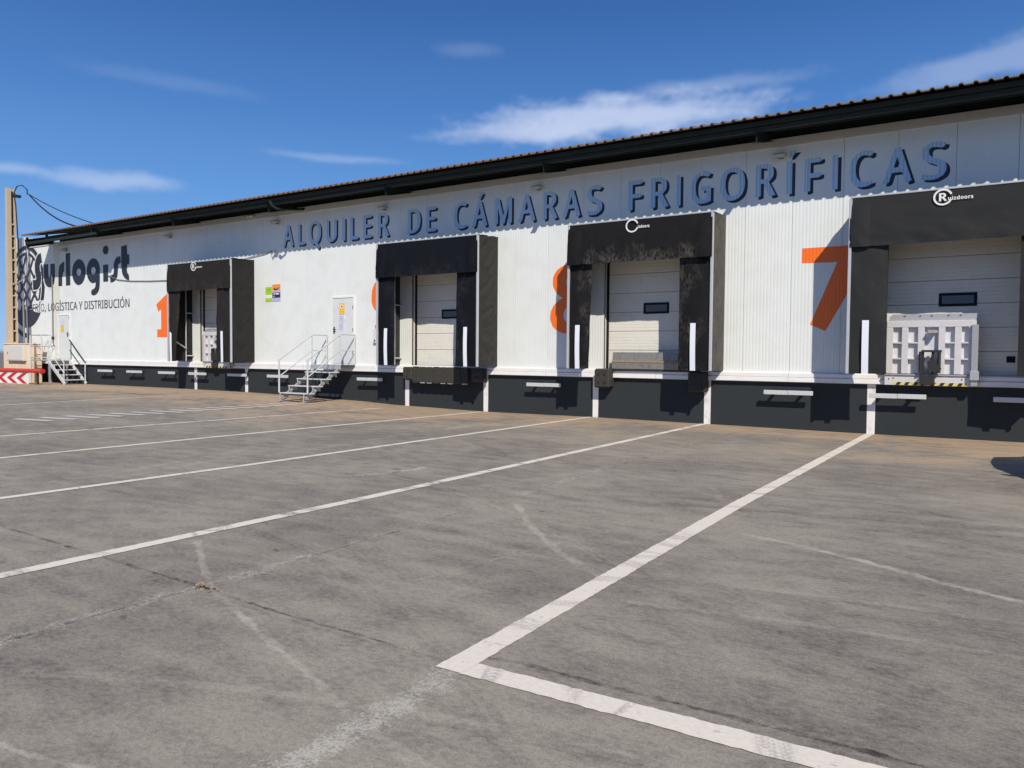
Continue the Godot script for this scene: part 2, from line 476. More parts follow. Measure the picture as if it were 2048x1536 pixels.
func ground_image(x0: float, z0: float, wx: float, wz: float, px: int, pz: int) -> ImageTexture:
	var light := PackedFloat32Array()
	light.resize(px * pz)
	var dark := light.duplicate()
	var fleck := light.duplicate()
	var sx := px / wx
	var sz := pz / wz
	for s in strokes:
		var w: float = s[1]
		var am: float = s[2]
		var kind: String = s[3]
		var fr: float = s[4]
		var pts: Array = s[0]
		for i in pts.size() - 1:
			var whole: float = pts[i].distance_to(pts[i + 1])
			var cuts := maxi(1, int(whole / 0.4))
			for c in cuts:
				var a: Vector2 = pts[i].lerp(pts[i + 1], float(c) / cuts)
				var b: Vector2 = pts[i].lerp(pts[i + 1], float(c + 1) / cuts)
				var m := w * 1.6 + 0.03
				var ix0 := maxi(0, int((minf(a.x, b.x) - m - x0) * sx))
				var ix1 := mini(px - 1, int((maxf(a.x, b.x) + m - x0) * sx))
				var iz0 := maxi(0, int((minf(a.y, b.y) - m - z0) * sz))
				var iz1 := mini(pz - 1, int((maxf(a.y, b.y) + m - z0) * sz))
				var ab := b - a
				var l2 := maxf(ab.length_squared(), 1e-6)
				for iz in range(iz0, iz1 + 1):
					for ix in range(ix0, ix1 + 1):
						var p := Vector2(x0 + (ix + 0.5) / sx, z0 + (iz + 0.5) / sz)
						var t := clampf((p - a).dot(ab) / l2, 0.0, 1.0)
						var d := p.distance_to(a + ab * t) + n_med.get_noise_2d(p.x * 2.0, p.y * 2.0) * (0.02 + w * 0.25)
						var q := iz * px + ix
						if kind == "fleck":
							var e := clampf(1.25 - d / w, 0.0, 1.0)
							var g := n_fine.get_noise_2d(p.x * 2.6, p.y * 2.6) * 0.42 + 0.5 + 0.2 * n_fine.get_noise_2d(p.x * 0.7 + 50.0, p.y * 0.7) + 0.22 * n_med.get_noise_2d(p.x * 1.3, p.y * 1.3)
							fleck[q] = maxf(fleck[q], am * clampf((g - fr - (1.0 - e) * 0.35) * 6.0, 0.0, 1.0) * (1.0 if e > 0.0 else 0.0))
						else:
							var e := clampf(1.5 - d / w, 0.0, 1.0)
							e = e * e * (3.0 - 2.0 * e) * clampf(0.62 + 0.7 * n_med.get_noise_2d(p.x * 0.9 + 40.0, p.y * 0.9) + 0.5 * n_fine.get_noise_2d(p.x * 0.5, p.y * 0.5), 0.0, 1.2)
							if kind == "light":
								light[q] = maxf(light[q], am * e)
							else:
								dark[q] = maxf(dark[q], am * e)
	var rows := []
	rows.resize(pz)
	# linear to sRGB
	var lut := PackedByteArray()
	for k in 2048:
		lut.append(int(255.0 * clampf(1.055 * pow(k / 2047.0, 0.41667) - 0.055, 0.0, 1.0)))
	var near := sx > 150.0
	var job := func(iz: int) -> void:
		var row := PackedByteArray()
		row.resize(px * 3)
		var z := z0 + (iz + 0.5) / sz
		for ix in px:
			var x := x0 + (ix + 0.5) / sx
			var low := n_low.get_noise_2d(x, z)
			var s1 := n_str.get_noise_2d(x * 0.16, z * 1.5)
			var s2 := n_str.get_noise_2d(x * 0.9 + 90.0, z * 9.0)
			var md := n_med.get_noise_2d(x * 0.7, z * 1.3)
			var fn := n_fine.get_noise_2d(x * 0.6, z * 1.1)
			var q := iz * px + ix
			# rubber film in the lanes, pale rubbed slab between, grit
			var film := clampf(0.6 + 0.75 * low + 0.32 * s1 + 0.16 * s2 + 0.42 * md, 0.0, 1.0)
			var val := 0.207 + 0.110 * film + 0.013 * s2 + 0.034 * md + 0.080 * fn
			if near:
				val += 0.085 * n_fine.get_noise_2d(x * 2.7 + 30.0, z * 3.1)
			if fn > 0.42 and md > 0.0:
				val -= 0.07
			val += light[q] - dark[q]
			val = maxf(val, 0.04)
			var r := val * 1.10
			var g := val * (0.972 + 0.014 * film)
			var b := val * (0.835 - 0.03 * film)
			# sandy dirt that has gathered in uneven patches by the dock wall
			var reach := 2.7 + 2.4 * clampf((-8.0 - x) * 0.2, 0.0, 1.0) + 1.6 * clampf((x + 4.0) * 0.3, 0.0, 1.0) + 3.0 * low + 1.6 * s1 + 1.2 * md
			var sand := clampf((reach - z) * 0.40, 0.0, 1.0) * clampf(0.78 + 0.7 * s2 + 0.5 * md + 0.4 * fn, 0.0, 1.0) * 0.8
			r += (0.50 - r) * sand
			g += (0.345 - g) * sand
			b += (0.215 - b) * sand
			var fl := fleck[q]
			r += (0.66 - r) * fl
			g += (0.63 - g) * fl
			b += (0.56 - b) * fl
			row[ix * 3] = lut[clampi(int(r * 2047.0), 0, 2047)]
			row[ix * 3 + 1] = lut[clampi(int(g * 2047.0), 0, 2047)]
			row[ix * 3 + 2] = lut[clampi(int(b * 2047.0), 0, 2047)]
		rows[iz] = row
	var id := WorkerThreadPool.add_group_task(job, pz)
	WorkerThreadPool.wait_for_group_task_completion(id)
	var all := PackedByteArray()
	for r in rows:
		all.append_array(r)
	return ImageTexture.create_from_image(Image.create_from_data(px, pz, false, Image.FORMAT_RGB8, all))

func build_ground() -> Node3D:
	for f in [[n_low, 5, 0.33, 4], [n_str, 6, 0.55, 4], [n_med, 7, 2.6, 4], [n_fine, 9, 22.0, 3]]:
		f[0].seed = f[1]
		f[0].frequency = f[2]
		f[0].fractal_octaves = f[3]
		f[0].noise_type = FastNoiseLite.TYPE_SIMPLEX_SMOOTH
	plan_strokes()
	var grain := noise_tex(90, 0.16, 4, [[0.0, grey(0.84)], [0.35, grey(0.94)], [0.6, grey(0.985)], [1.0, grey(1.0)]], 1024)
	var mesh := ArrayMesh.new()
	var mats := []
	# three tiles of the one sheet, finer towards the viewer: x, z, size, pixels
	var zones := [[-6.2, 8.4, 9.0, 8.2, 1728, 1574], [-14.0, -0.3, 16.8, 16.9, 1280, 1280], [-47.2, -0.3, 33.2, 16.9, 1536, 640]]
	for zn in zones:
		var b := MB.new()
		var u2 := PackedVector2Array()
		var cuts := [[zn[0], zn[0] + zn[2], zn[1], zn[1] + zn[3]]]
		if zn[0] == -14.0:
			cuts = [[-14.0, -6.2, -0.3, 16.6], [-6.2, 2.8, -0.3, 8.4]]
		for q in cuts:
			var nx := int((q[1] - q[0]) / 0.6)
			for i in nx:
				var xa: float = lerpf(q[0], q[1], float(i) / nx)
				var xb: float = lerpf(q[0], q[1], float(i + 1) / nx)
				b.quad(Vector3(xa, gy(xa), q[3]), Vector3(xb, gy(xb), q[3]), Vector3(xb, gy(xb), q[2]), Vector3(xa, gy(xa), q[2]))
		for p in b.v:
			u2.append(Vector2((p.x - zn[0]) / zn[2], (p.z - zn[1]) / zn[3]))
		b.add_to(mesh, u2)
		var m := mat(1, 1, 1, 0.88)
		m.albedo_texture = grain
		m.uv1_scale = Vector3(0.55, 0.55, 1)
		m.heightmap_enabled = true
		m.heightmap_texture = grain
		m.heightmap_scale = 0.25
		m.detail_enabled = true
		m.detail_blend_mode = BaseMaterial3D.BLEND_MODE_MUL
		m.detail_uv_layer = BaseMaterial3D.DETAIL_UV_2
		m.detail_albedo = ground_image(zn[0], zn[1], zn[2], zn[3], zn[4], zn[5])
		mats.append(m)
	# the yard goes on all round, to the horizon
	var b := MB.new()
	var xs := [-700.0, -60.0, -47.2, -40.0, -30.0, -26.0, -24.0, -22.0, -20.5, -19.0, -17.5, -16.0, -14.0, -12.0, -9.0, -6.0, -3.0, 0.0, 2.8, 12.0, 40.0, 700.0]
	var zs := [-700.0, -0.3, 16.6, 40.0, 700.0]
	for i in xs.size() - 1:
		for j in zs.size() - 1:
			if j == 1 and xs[i] >= -47.2 and xs[i] < 2.8:
				continue
			b.quad(Vector3(xs[i], gy(xs[i]), zs[j + 1]), Vector3(xs[i + 1], gy(xs[i + 1]), zs[j + 1]), Vector3(xs[i + 1], gy(xs[i + 1]), zs[j]), Vector3(xs[i], gy(xs[i]), zs[j]))
	b.add_to(mesh)
	mats.append(mat(0.25, 0.23, 0.205, 0.9, 0, noise_tex(91, 0.01, 6, [[0.0, grey(0.8)], [1.0, grey(1.0)]]), 0.2))
	var o := MeshInstance3D.new()
	o.name = "ground"
	o.mesh = mesh
	for i in mats.size():
		o.set_surface_override_material(i, mats[i])
	add_child(o)
	tag(o, "", "", "", "structure")
	return o

func ground_strip(pts: Array, w: float, lift := 0.005, rag := 0.0) -> MB:
	var b := MB.new()
	var run := 0.0
	for i in pts.size() - 1:
		var a: Vector2 = pts[i]
		var c: Vector2 = pts[i + 1]
		var cuts := maxi(1, int(a.distance_to(c) / (0.8 if rag == 0.0 else 0.035)))
		var side := (c - a).normalized().orthogonal() * w / 2.0
		for k in cuts:
			var p := a.lerp(c, float(k) / cuts)
			var q := a.lerp(c, float(k + 1) / cuts)
			var j := PackedFloat32Array([0, 0, 0, 0])
			if rag > 0.0:
				for e in 4:
					var at_p := p if e == 0 or e == 3 else q
					var sgn := 7.0 if e < 2 else -5.0
					j[e] = rag * (n_fine.get_noise_2d(at_p.x * 1.3 + sgn, at_p.y * 1.3) + 0.7 * n_med.get_noise_2d(at_p.x + sgn, at_p.y)) / w
			var w0 := p + side * (1.0 + j[0])
			var w1 := q + side * (1.0 + j[1])
			var w2 := q - side * (1.0 + j[2])
			var w3 := p - side * (1.0 + j[3])
			var at := b.v.size()
			b.face(Vector3(w0.x, gy(w0.x) + lift, w0.y), Vector3(w1.x, gy(w1.x) + lift, w1.y), Vector3(w2.x, gy(w2.x) + lift, w2.y), Vector3(w3.x, gy(w3.x) + lift, w3.y), Vector3.UP)
			for e in range(at, b.v.size()):
				var f := Vector2(b.v[e].x, b.v[e].z)
				var along := (f - p).dot((q - p).normalized())
				b.uv[e] = Vector2(0.5 + (f - p).dot(side) / (w * w / 2.0) * 0.5, (run + along) / 9.0)
			run += p.distance_to(q)
	return b

# paint of the bay lines: white, rubbed by tyres that crossed it
func line_paint(sd: int) -> StandardMaterial3D:
	var rg := RandomNumberGenerator.new()
	rg.seed = sd
	var im := Image.create(32, 1024, false, Image.FORMAT_RGB8)
	var f := FastNoiseLite.new()
	f.seed = sd
	f.frequency = 0.05
	f.fractal_octaves = 4
	var marks := []
	for k in 24:
		marks.append([rg.randf_range(0, 2048), rg.randf_range(1.5, 26.0) if rg.randf() < 0.8 else rg.randf_range(12.0, 34.0), rg.randf_range(0.15, 0.5) if sd != 12 else rg.randf_range(0.5, 1.0), rg.randf_range(-0.9, 0.9)])
	for yy in 1024:
		var y := yy * 2
		for xx in 32:
			var x := xx * 1.5
			var d := 0.0
			for mk in marks:
				var dist := absf(y - mk[0] - (x - 24) * mk[3])
				if dist < mk[1]:
					var edge := clampf((mk[1] - dist) / (mk[1] * 0.5), 0.0, 1.0)
					d = maxf(d, mk[2] * edge * clampf(0.35 + 1.5 * f.get_noise_2d(x * 0.4 + mk[0], (y - x * mk[3]) * 9.0), 0.0, 1.0))
			var g := f.get_noise_2d(x * 3.0, y * 0.9)
			d = maxf(d, clampf((g - 0.5) * 3.0, 0.0, 0.45))
			var c := Color(0.93, 0.91, 0.89).lerp(Color(0.47, 0.46, 0.47), d) * (0.975 + 0.05 * f.get_noise_2d(x * 6.0 + 300.0, y * 2.0))
			im.set_pixel(xx, yy, c)
	var m := StandardMaterial3D.new()
	m.albedo_texture = ImageTexture.create_from_image(im)
	m.albedo_color = Color(1.0, 0.98, 0.94)
	m.roughness = 0.75
	return m

func build_markings(ground: Node3D) -> void:
	var paints := [line_paint(11), line_paint(12), line_paint(13)]
	var k := 0
	for l in [
		[[Vector2(-2.39, 0.03), Vector2(-2.36, 9.0), Vector2(-2.26, 14.08)], 0.155], [[Vector2(-5.83, 0.03), Vector2(-5.69, 11.2), Vector2(-5.70, 17.0)], 0.14],
		[[Vector2(-8.72, 0.03), Vector2(-8.62, 10.3), Vector2(-8.72, 17.0)], 0.13], [[Vector2(-11.95, 0.2), Vector2(-12.1, 8.0), Vector2(-12.05, 17.0)], 0.13],
		[[Vector2(-14.6, 1.2), Vector2(-14.75, 7.0), Vector2(-14.8, 15.0)], 0.12], [[Vector2(-21.9, 1.0), Vector2(-21.3, 6.0), Vector2(-20.7, 9.5)], 0.1], [[Vector2(-24.1, 2.0), Vector2(-24.0, 8.0)], 0.09]]:
		place("painted_line", ground_strip(l[0], l[1], 0.005, 0.014 if k < 2 else 0.0).mesh(), paints[k % 3], ground)
		k += 1
	place("painted_line", ground_strip([Vector2(-2.188, 14.01), Vector2(-0.5, 13.95), Vector2(1.6, 13.9)], 0.15, 0.005, 0.02).mesh(), paints[2], ground)
	# hatched row of short bars running out from the wall
	var bar := mat(0.6, 0.57, 0.54, 0.8)
	for i in 15:
		var z := 2.3 + i * 0.5
		place("hatch_bar", ground_strip([Vector2(-17.35, z), Vector2(-16.45, z - 0.28)], 0.2, 0.009).mesh(), bar, ground)

# ------------------------------------------------------------------ wall painting
const PITCH := 1.0 / 14.0
const RIB := [[0.0, 0.0], [0.5, 0.0], [0.6, -0.0022], [0.9, -0.0022], [1.0, 0.0]]

func rib_z(x: float) -> float:
	var t := fposmod(x / PITCH, 1.0)
	for i in 4:
		if t <= RIB[i + 1][0]:
			return lerpf(RIB[i][1], RIB[i + 1][1], (t - RIB[i][0]) / (RIB[i + 1][0] - RIB[i][0]))
	return 0.0

func rib_marks(x0: float, x1: float) -> PackedFloat32Array:
	var r := PackedFloat32Array([x0])
	var k := floori(x0 / PITCH)
	while k * PITCH < x1:
		for e in [0.0, 0.5, 0.6, 0.9]:
			var x: float = (k + e) * PITCH
			if x > x0 + 1e-4 and x < x1 - 1e-4:
				r.append(x)
		k += 1
	r.append(x1)
	return r

func cut(poly: PackedVector2Array, x: float, keep_left: bool) -> PackedVector2Array:
	var r := PackedVector2Array()
	for i in poly.size():
		var a := poly[i]
		var b := poly[(i + 1) % poly.size()]
		var ia := a.x <= x if keep_left else a.x >= x
		var ib := b.x <= x if keep_left else b.x >= x
		if ia:
			r.append(a)
		if ia != ib:
			r.append(a.lerp(b, (x - a.x) / (b.x - a.x)))
	return r

# a flat figure given as triangles, laid on the ribbed sheet as a coat of paint
# only: 0 all of it, 1 the ridges, 2 the grooves, which get a paler colour
func paint(tris: PackedVector2Array, lift: float, ribbed := true, only := 0) -> MB:
	var b := MB.new()
	paint_to(b, tris, lift, ribbed, only)
	return b

func paint_to(b: MB, tris: PackedVector2Array, lift: float, ribbed := true, only := 0) -> void:
	for i in range(0, tris.size(), 3):
		var t := PackedVector2Array([tris[i], tris[i + 1], tris[i + 2]])
		if not ribbed:
			b.face3(Vector3(t[0].x, t[0].y, lift), Vector3(t[1].x, t[1].y, lift), Vector3(t[2].x, t[2].y, lift), Vector3.BACK)
			continue
		var lo := minf(t[0].x, minf(t[1].x, t[2].x))
		var hi := maxf(t[0].x, maxf(t[1].x, t[2].x))
		var ms := rib_marks(lo, hi)
		for k in ms.size() - 1:
			if only > 0 and (only == 2) != (rib_z((ms[k] + ms[k + 1]) / 2.0) < -0.002):
				continue
			var p := cut(cut(t, ms[k], false), ms[k + 1], true)
			for j in range(1, p.size() - 1):
				if absf((p[j] - p[0]).cross(p[j + 1] - p[0])) < 1e-8:
					continue
				b.face3(Vector3(p[0].x, p[0].y, rib_z(p[0].x) + lift), Vector3(p[j].x, p[j].y, rib_z(p[j].x) + lift), Vector3(p[j + 1].x, p[j + 1].y, rib_z(p[j + 1].x) + lift), Vector3.BACK)

func glyph(text: String, weight := 700) -> PackedVector2Array:
	var f := SystemFont.new()
	f.font_names = PackedStringArray(["Droid Sans"])
	f.font_weight = weight
	var t := TextMesh.new()
	t.text = text
	t.font = f
	t.font_size = 96
	t.pixel_size = 0.01
	t.curve_step = 1.5
	t.depth = 0.0
	var arr := t.surface_get_arrays(0)
	var vs: PackedVector3Array = arr[Mesh.ARRAY_VERTEX]
	var r := PackedVector2Array()
	if arr[Mesh.ARRAY_INDEX] != null:
		for i in arr[Mesh.ARRAY_INDEX]:
			r.append(Vector2(vs[i].x, vs[i].y))
	else:
		for p in vs:
			r.append(Vector2(p.x, p.y))
	return r

func bounds(t: PackedVector2Array) -> Rect2:
	var r := Rect2(t[0], Vector2.ZERO)
	for p in t:
		r = r.expand(p)
	return r

func fit(t: PackedVector2Array, from: Rect2, to: Rect2) -> PackedVector2Array:
	var r := PackedVector2Array()
	for p in t:
		r.append(to.position + (p - from.position) / from.size * to.size)
	return r

func poly_tris(p: PackedVector2Array) -> PackedVector2Array:
	var r := PackedVector2Array()
	for i in Geometry2D.triangulate_polygon(p):
		r.append(p[i])
	return r

func pts2(a: Array) -> PackedVector2Array:
	var r := PackedVector2Array()
	for i in range(0, a.size(), 2):
		r.append(Vector2(a[i], a[i + 1]))
	return r

# rounds a closed outline by cutting its corners twice
func soften(p: PackedVector2Array, keep: Array = []) -> PackedVector2Array:
	for pass_no in 2:
		var r := PackedVector2Array()
		for i in p.size():
			var a := p[(i + p.size() - 1) % p.size()]
			var b := p[i]
			var c := p[(i + 1) % p.size()]
			var hard := false
			for k in keep:
				if b.distance_to(k) < 0.01:
					hard = true
			if hard:
				r.append(b)
			else:
				r.append(b.lerp(a, 0.27))
				r.append(b.lerp(c, 0.27))
		p = r
	return p

func thick(line: Array, w: float) -> PackedVector2Array:
	return Geometry2D.offset_polyline(PackedVector2Array(line), w / 2.0, Geometry2D.JOIN_ROUND, Geometry2D.END_BUTT)[0]

func ellipse_pts(c: Vector2, r: Vector2, n := 40) -> PackedVector2Array:
	var p := PackedVector2Array()
	for i in n:
		p.append(c + Vector2(cos(TAU * i / n) * r.x, sin(TAU * i / n) * r.y))
	return p

func ring_tris(c: Vector2, ro: Vector2, ri: Vector2, ci: Vector2, n := 40) -> PackedVector2Array:
	var r := PackedVector2Array()
	for i in n:
		var a := TAU * i / n
		var e := TAU * (i + 1) / n
		var o0 := c + Vector2(cos(a), sin(a)) * ro
		var o1 := c + Vector2(cos(e), sin(e)) * ro
		var i0 := ci + Vector2(cos(a), sin(a)) * ri
		var i1 := ci + Vector2(cos(e), sin(e)) * ri
		r.append_array([o0, o1, i1, o0, i1, i0])
	return r

func group_node(called: String, parent: Node) -> Node3D:
	var o := Node3D.new()
	o.name = called
	parent.add_child(o, true)
	return o

func left_of(t: PackedVector2Array, x: float) -> PackedVector2Array:
	var r := PackedVector2Array()
	for i in range(0, t.size(), 3):
		var p := cut(PackedVector2Array([t[i], t[i + 1], t[i + 2]]), x, true)
		for j in range(1, p.size() - 1):
			r.append_array([p[0], p[j], p[j + 1]])
	return r

func build_lettering(w: Node3D) -> void:
	# ALQUILER DE CÁMARAS FRIGORÍFICAS: blue letters with a navy drop shade to the lower right
	var sign_words := [
		["A", -20.04, -19.47], ["L", -19.33, -18.93], ["Q", -18.82, -18.21], ["U", -18.03, -17.52], ["I", -17.34, -17.15], ["L", -17.0, -16.6], ["E", -16.47, -16.05], ["R", -15.87, -15.36],
		["D", -14.71, -14.17], ["E", -14.03, -13.6], ["C", -13.05, -12.52], ["Á", -12.42, -11.85], ["M", -11.68, -11.06], ["A", -10.93, -10.34], ["R", -10.18, -9.68], ["A", -9.6, -9.03], ["S", -8.92, -8.43],
		["F", -7.81, -7.38], ["R", -7.23, -6.72], ["I", -6.6, -6.43], ["G", -6.25, -5.72], ["O", -5.57, -4.96], ["R", -4.79, -4.3], ["Í", -4.14, -3.96], ["F", -3.77, -3.37], ["I", -3.23, -3.05], ["C", -2.89, -2.38], ["A", -2.28, -1.69], ["S", -1.6, -1.1]]
	var plain := {"Á": "A", "Í": "I", "Q": "O"}
	for s in sign_words:
		var t := glyph(s[0], 400)
		if s[0] in ["I", "Í"]:
			t = PackedVector2Array([Vector2(0, 0), Vector2(1, 0), Vector2(1, 1), Vector2(0, 0), Vector2(1, 1), Vector2(0, 1)])
			if s[0] == "Í":
				t.append_array([Vector2(0.3, 1.1), Vector2(0.85, 1.1), Vector2(2.0, 1.3), Vector2(0.3, 1.1), Vector2(2.0, 1.3), Vector2(0.7, 1.3)])
		var from := Rect2(0, 0, 1, 1) if s[0] in ["I", "Í"] else bounds(glyph(plain.get(s[0], s[0]), 400))
		var x1: float = s[2] - 0.065
		# round letters stand a little over the line
		var over := 0.012 if s[0] in ["C", "O", "Q", "G", "S"] else 0.0
		var bar: bool = s[0] in ["I", "Í"]
		var fat := Vector2(0.0, 0.0) if bar else Vector2(0.02, 0.010)
		var to := Rect2(s[1] + fat.x, 5.03 - over + fat.y, x1 - s[1] - 2.0 * fat.x, 0.70 + 2.0 * over - 2.0 * fat.y)
		var f := fit(t, from, to)
		var g := group_node("painted_letter", w)
		var sh := MB.new()
		var fa := MB.new()
		var fb := MB.new()
		for k in (1 if bar else 3):
			var d: Vector2 = [Vector2(-1, -1), Vector2(1, 1), Vector2(0, 0)][k] * fat
			var ps := PackedVector2Array()
			var pf := PackedVector2Array()
			for p in f:
				ps.append(p + d + Vector2(0.065, -0.055))
				pf.append(p + d)
			paint_to(sh, ps, 0.0010 + 0.0003 * k)
			paint_to(fa, pf, 0.0024 + 0.0003 * k, true, 1)
			paint_to(fb, pf, 0.0024 + 0.0003 * k, true, 2)
		part("letter_shade", sh, M.navy, g)
		part("letter_face", fa, M.blue, g)
		part("letter_face", fb, M.blue_pale, g)
	# big bay numbers
	var one := pts2([-26.33, 3.80, -26.62, 3.66, -27.14, 3.37, -27.02, 3.09, -26.84, 3.18, -26.84, 2.43, -27.1, 2.43, -27.1, 2.13, -26.05, 2.13, -26.05, 2.43, -26.33, 2.43])
	part("painted_number", paint(poly_tris(one), 0.002), M.orange, w)
	var nine := glyph("9")
	part("painted_number", paint(left_of(fit(nine, bounds(nine), Rect2(-16.12, 2.12, 1.3, 1.75)), -15.04), 0.002), M.orange, w)
	var eight := glyph("8")
	part("painted_number", paint(left_of(fit(eight, bounds(eight), Rect2(-9.93, 2.1, 1.25, 1.76)), -8.91), 0.002), M.orange, w)
	var seven := pts2([-3.79, 3.86, -2.72, 3.86, -2.72, 3.17, -3.29, 2.11, -3.6, 2.25, -3.09, 3.53, -3.79, 3.55])
	part("painted_number", paint(poly_tris(seven), 0.002), M.orange, w)
	# company name in heavy rounded letters
	var g := group_node("painted_name", w)
	var lets := []
	lets.append(poly_tris(thick([Vector2(-35.68, 5.66), Vector2(-35.92, 5.6), Vector2(-36.06, 5.38), Vector2(-36.05, 5.12), Vector2(-35.94, 4.86), Vector2(-35.96, 4.62), Vector2(-36.12, 4.5), Vector2(-36.46, 4.5)], 0.44)))
	lets.append(poly_tris(soften(pts2([-35.49, 5.35, -35.10, 5.35, -35.10, 4.75, -34.93, 4.75, -34.93, 5.34, -34.54, 5.34, -34.54, 4.6, -34.74, 4.36, -35.04, 4.31, -35.38, 4.45, -35.50, 4.76]), [Vector2(-35.49, 5.35), Vector2(-35.1, 5.35), Vector2(-34.93, 5.34), Vector2(-34.54, 5.34)])))
	lets.append(poly_tris(soften(pts2([-34.27, 4.36, -33.97, 4.36, -33.96, 4.86, -33.79, 4.98, -33.78, 5.38, -34.13, 5.29, -34.26, 5.00]), [Vector2(-34.27, 4.36), Vector2(-33.97, 4.36), Vector2(-33.79, 4.98), Vector2(-33.78, 5.38)])))
	lets.append(poly_tris(pts2([-33.65, 4.36, -33.31, 4.36, -33.31, 5.71, -33.65, 5.71])))
	lets.append(ring_tris(Vector2(-32.62, 4.87), Vector2(0.52, 0.53), Vector2(0.19, 0.15), Vector2(-32.62, 4.87)))
	var gg := ring_tris(Vector2(-31.51, 4.87), Vector2(0.49, 0.5), Vector2(0.18, 0.15), Vector2(-31.5, 4.87))
	lets.append(gg)
	lets.append(poly_tris(soften(pts2([-31.02, 4.87, -31.02, 4.23, -31.14, 3.99, -31.40, 3.86, -31.68, 3.89, -31.67, 4.1, -31.42, 4.13, -31.32, 4.28, -31.32, 4.87]), [Vector2(-31.02, 4.87), Vector2(-31.32, 4.87)])))
	lets.append(poly_tris(pts2([-30.76, 4.39, -30.41, 4.39, -30.41, 5.06, -30.76, 5.06])))
	lets.append(poly_tris(ellipse_pts(Vector2(-30.57, 5.64), Vector2(0.2, 0.175), 24)))
	lets.append(poly_tris(thick([Vector2(-29.52, 5.2), Vector2(-29.75, 5.17), Vector2(-29.86, 5.0), Vector2(-29.84, 4.82), Vector2(-29.88, 4.6), Vector2(-30.02, 4.5), Vector2(-30.25, 4.47)], 0.28)))
	lets.append(poly_tris(soften(pts2([-29.45, 5.7, -29.07, 5.74, -29.06, 5.37, -28.91, 5.36, -28.91, 4.99, -29.07, 4.98, -29.08, 4.67, -28.92, 4.58, -28.93, 4.35, -29.25, 4.46, -29.46, 4.73]), [Vector2(-29.45, 5.7), Vector2(-29.07, 5.74), Vector2(-29.06, 5.37), Vector2(-28.91, 5.36), Vector2(-28.91, 4.99), Vector2(-29.07, 4.98), Vector2(-28.93, 4.35)])))
	var halo: Array[PackedVector2Array] = [Geometry2D.offset_polygon(thick([Vector2(-35.68, 5.66), Vector2(-35.92, 5.6), Vector2(-36.06, 5.38), Vector2(-36.05, 5.12), Vector2(-35.94, 4.86), Vector2(-35.96, 4.62), Vector2(-36.12, 4.5), Vector2(-36.46, 4.5)], 0.44), 0.055, Geometry2D.JOIN_ROUND)[0], pts2([-35.56, 5.42, -34.5, 5.42, -34.5, 4.55, -34.72, 4.3, -35.05, 4.25, -35.44, 4.4, -35.57, 4.75])]
	for i in lets.size():
		if i < 2:
			# a white margin keeps the first letters clear of the globe
			var rim := halo[i]
			part("letter_margin", paint(poly_tris(rim), 0.009 + 0.0005 * i, false), M.wall[0], g)
		part("name_letter", paint(lets[i], 0.011 + 0.0004 * i, false), M.anthracite, g)
	part("slogan_margin", paint(poly_tris(soften(pts2([-36.57, 3.28, -35.3, 3.28, -35.3, 3.72, -35.75, 3.84, -36.57, 3.72]))), 0.0085, false), M.wall[0], w)
	var line := glyph("FRÍO, LOGÍSTICA Y DISTRIBUCIÓN", 400)
	var fl := bounds(glyph("H", 400))
	var bl := bounds(line)
	part("painted_slogan", paint(fit(line, Rect2(bl.position.x, fl.position.y, bl.size.x, fl.size.y), Rect2(-36.5, 3.32, 7.58, 0.33)), 0.012, false), M.anthracite, w)
	# maker's globe: net of diamonds in a broken ring, half on this wall and half on the lower wall beside it
	var gl := group_node("painted_globe", w)
	var c := Vector2(-37.05, 4.45)
	var k := 0
	var ring := ring_tris(c, Vector2(1.60, 1.84), Vector2(1.37, 1.60), c + Vector2(-0.03, 0.04), 60)
	part("globe_ring", paint(ring, 0.002, false), M.globe, gl)
	var cap := PackedVector2Array()
	for i in 25:
		var a := lerpf(PI * 1.2, PI * 1.8, i / 24.0)
		cap.append(c + Vector2(cos(a) * 1.5, sin(a) * 1.76))
	part("globe_base", paint(poly_tris(cap), 0.0024, false), M.globe, gl)
	var clip := ellipse_pts(c + Vector2(-0.02, 0.03), Vector2(1.30, 1.5), 48)
	part("globe_ring", paint(ring_tris(c + Vector2(-0.02, 0.03), Vector2(1.30, 1.5), Vector2(1.16, 1.37), c + Vector2(-0.02, 0.03), 60), 0.0028, false), M.globe, gl)
	for d in [-1.0, 1.0]:
		for i in 6:
			var off := -1.75 + i * 0.70
			var pl := []
			for s in 13:
				var t := s / 12.0 * 2.0 - 1.0
				pl.append(c + Vector2(off + d * t * 1.15 + 0.18 * sin(t * PI) * d, t * 1.7))
			for q in Geometry2D.intersect_polygons(thick(pl, 0.15), clip):
				k += 1
				part("globe_net", paint(poly_tris(q), 0.0031 + 0.0003 * k, false), M.globe, gl)
	part("globe_swoosh", paint(poly_tris(pts2([-38.35, 2.72, -38.0, 2.45, -37.5, 2.22, -36.7, 2.1, -36.7, 2.32, -37.4, 2.42, -37.9, 2.62])), 0.0026, false), M.globe_dark, gl)
	part("globe_swoosh", paint(poly_tris(pts2([-38.5, 2.5, -38.3, 2.45, -37.75, 1.86, -38.1, 2.02])), 0.0026, false), M.globe_dark, gl)

# ------------------------------------------------------------------ warehouse
const DOCKS := [-23.2, -13.28, -7.15, -0.96]

func ribbed(x0: float, x1: float, y0: float, y1: float) -> MB:
	var b := MB.new()
	ribbed_to(b, x0, x1, y0, y1)
	return b

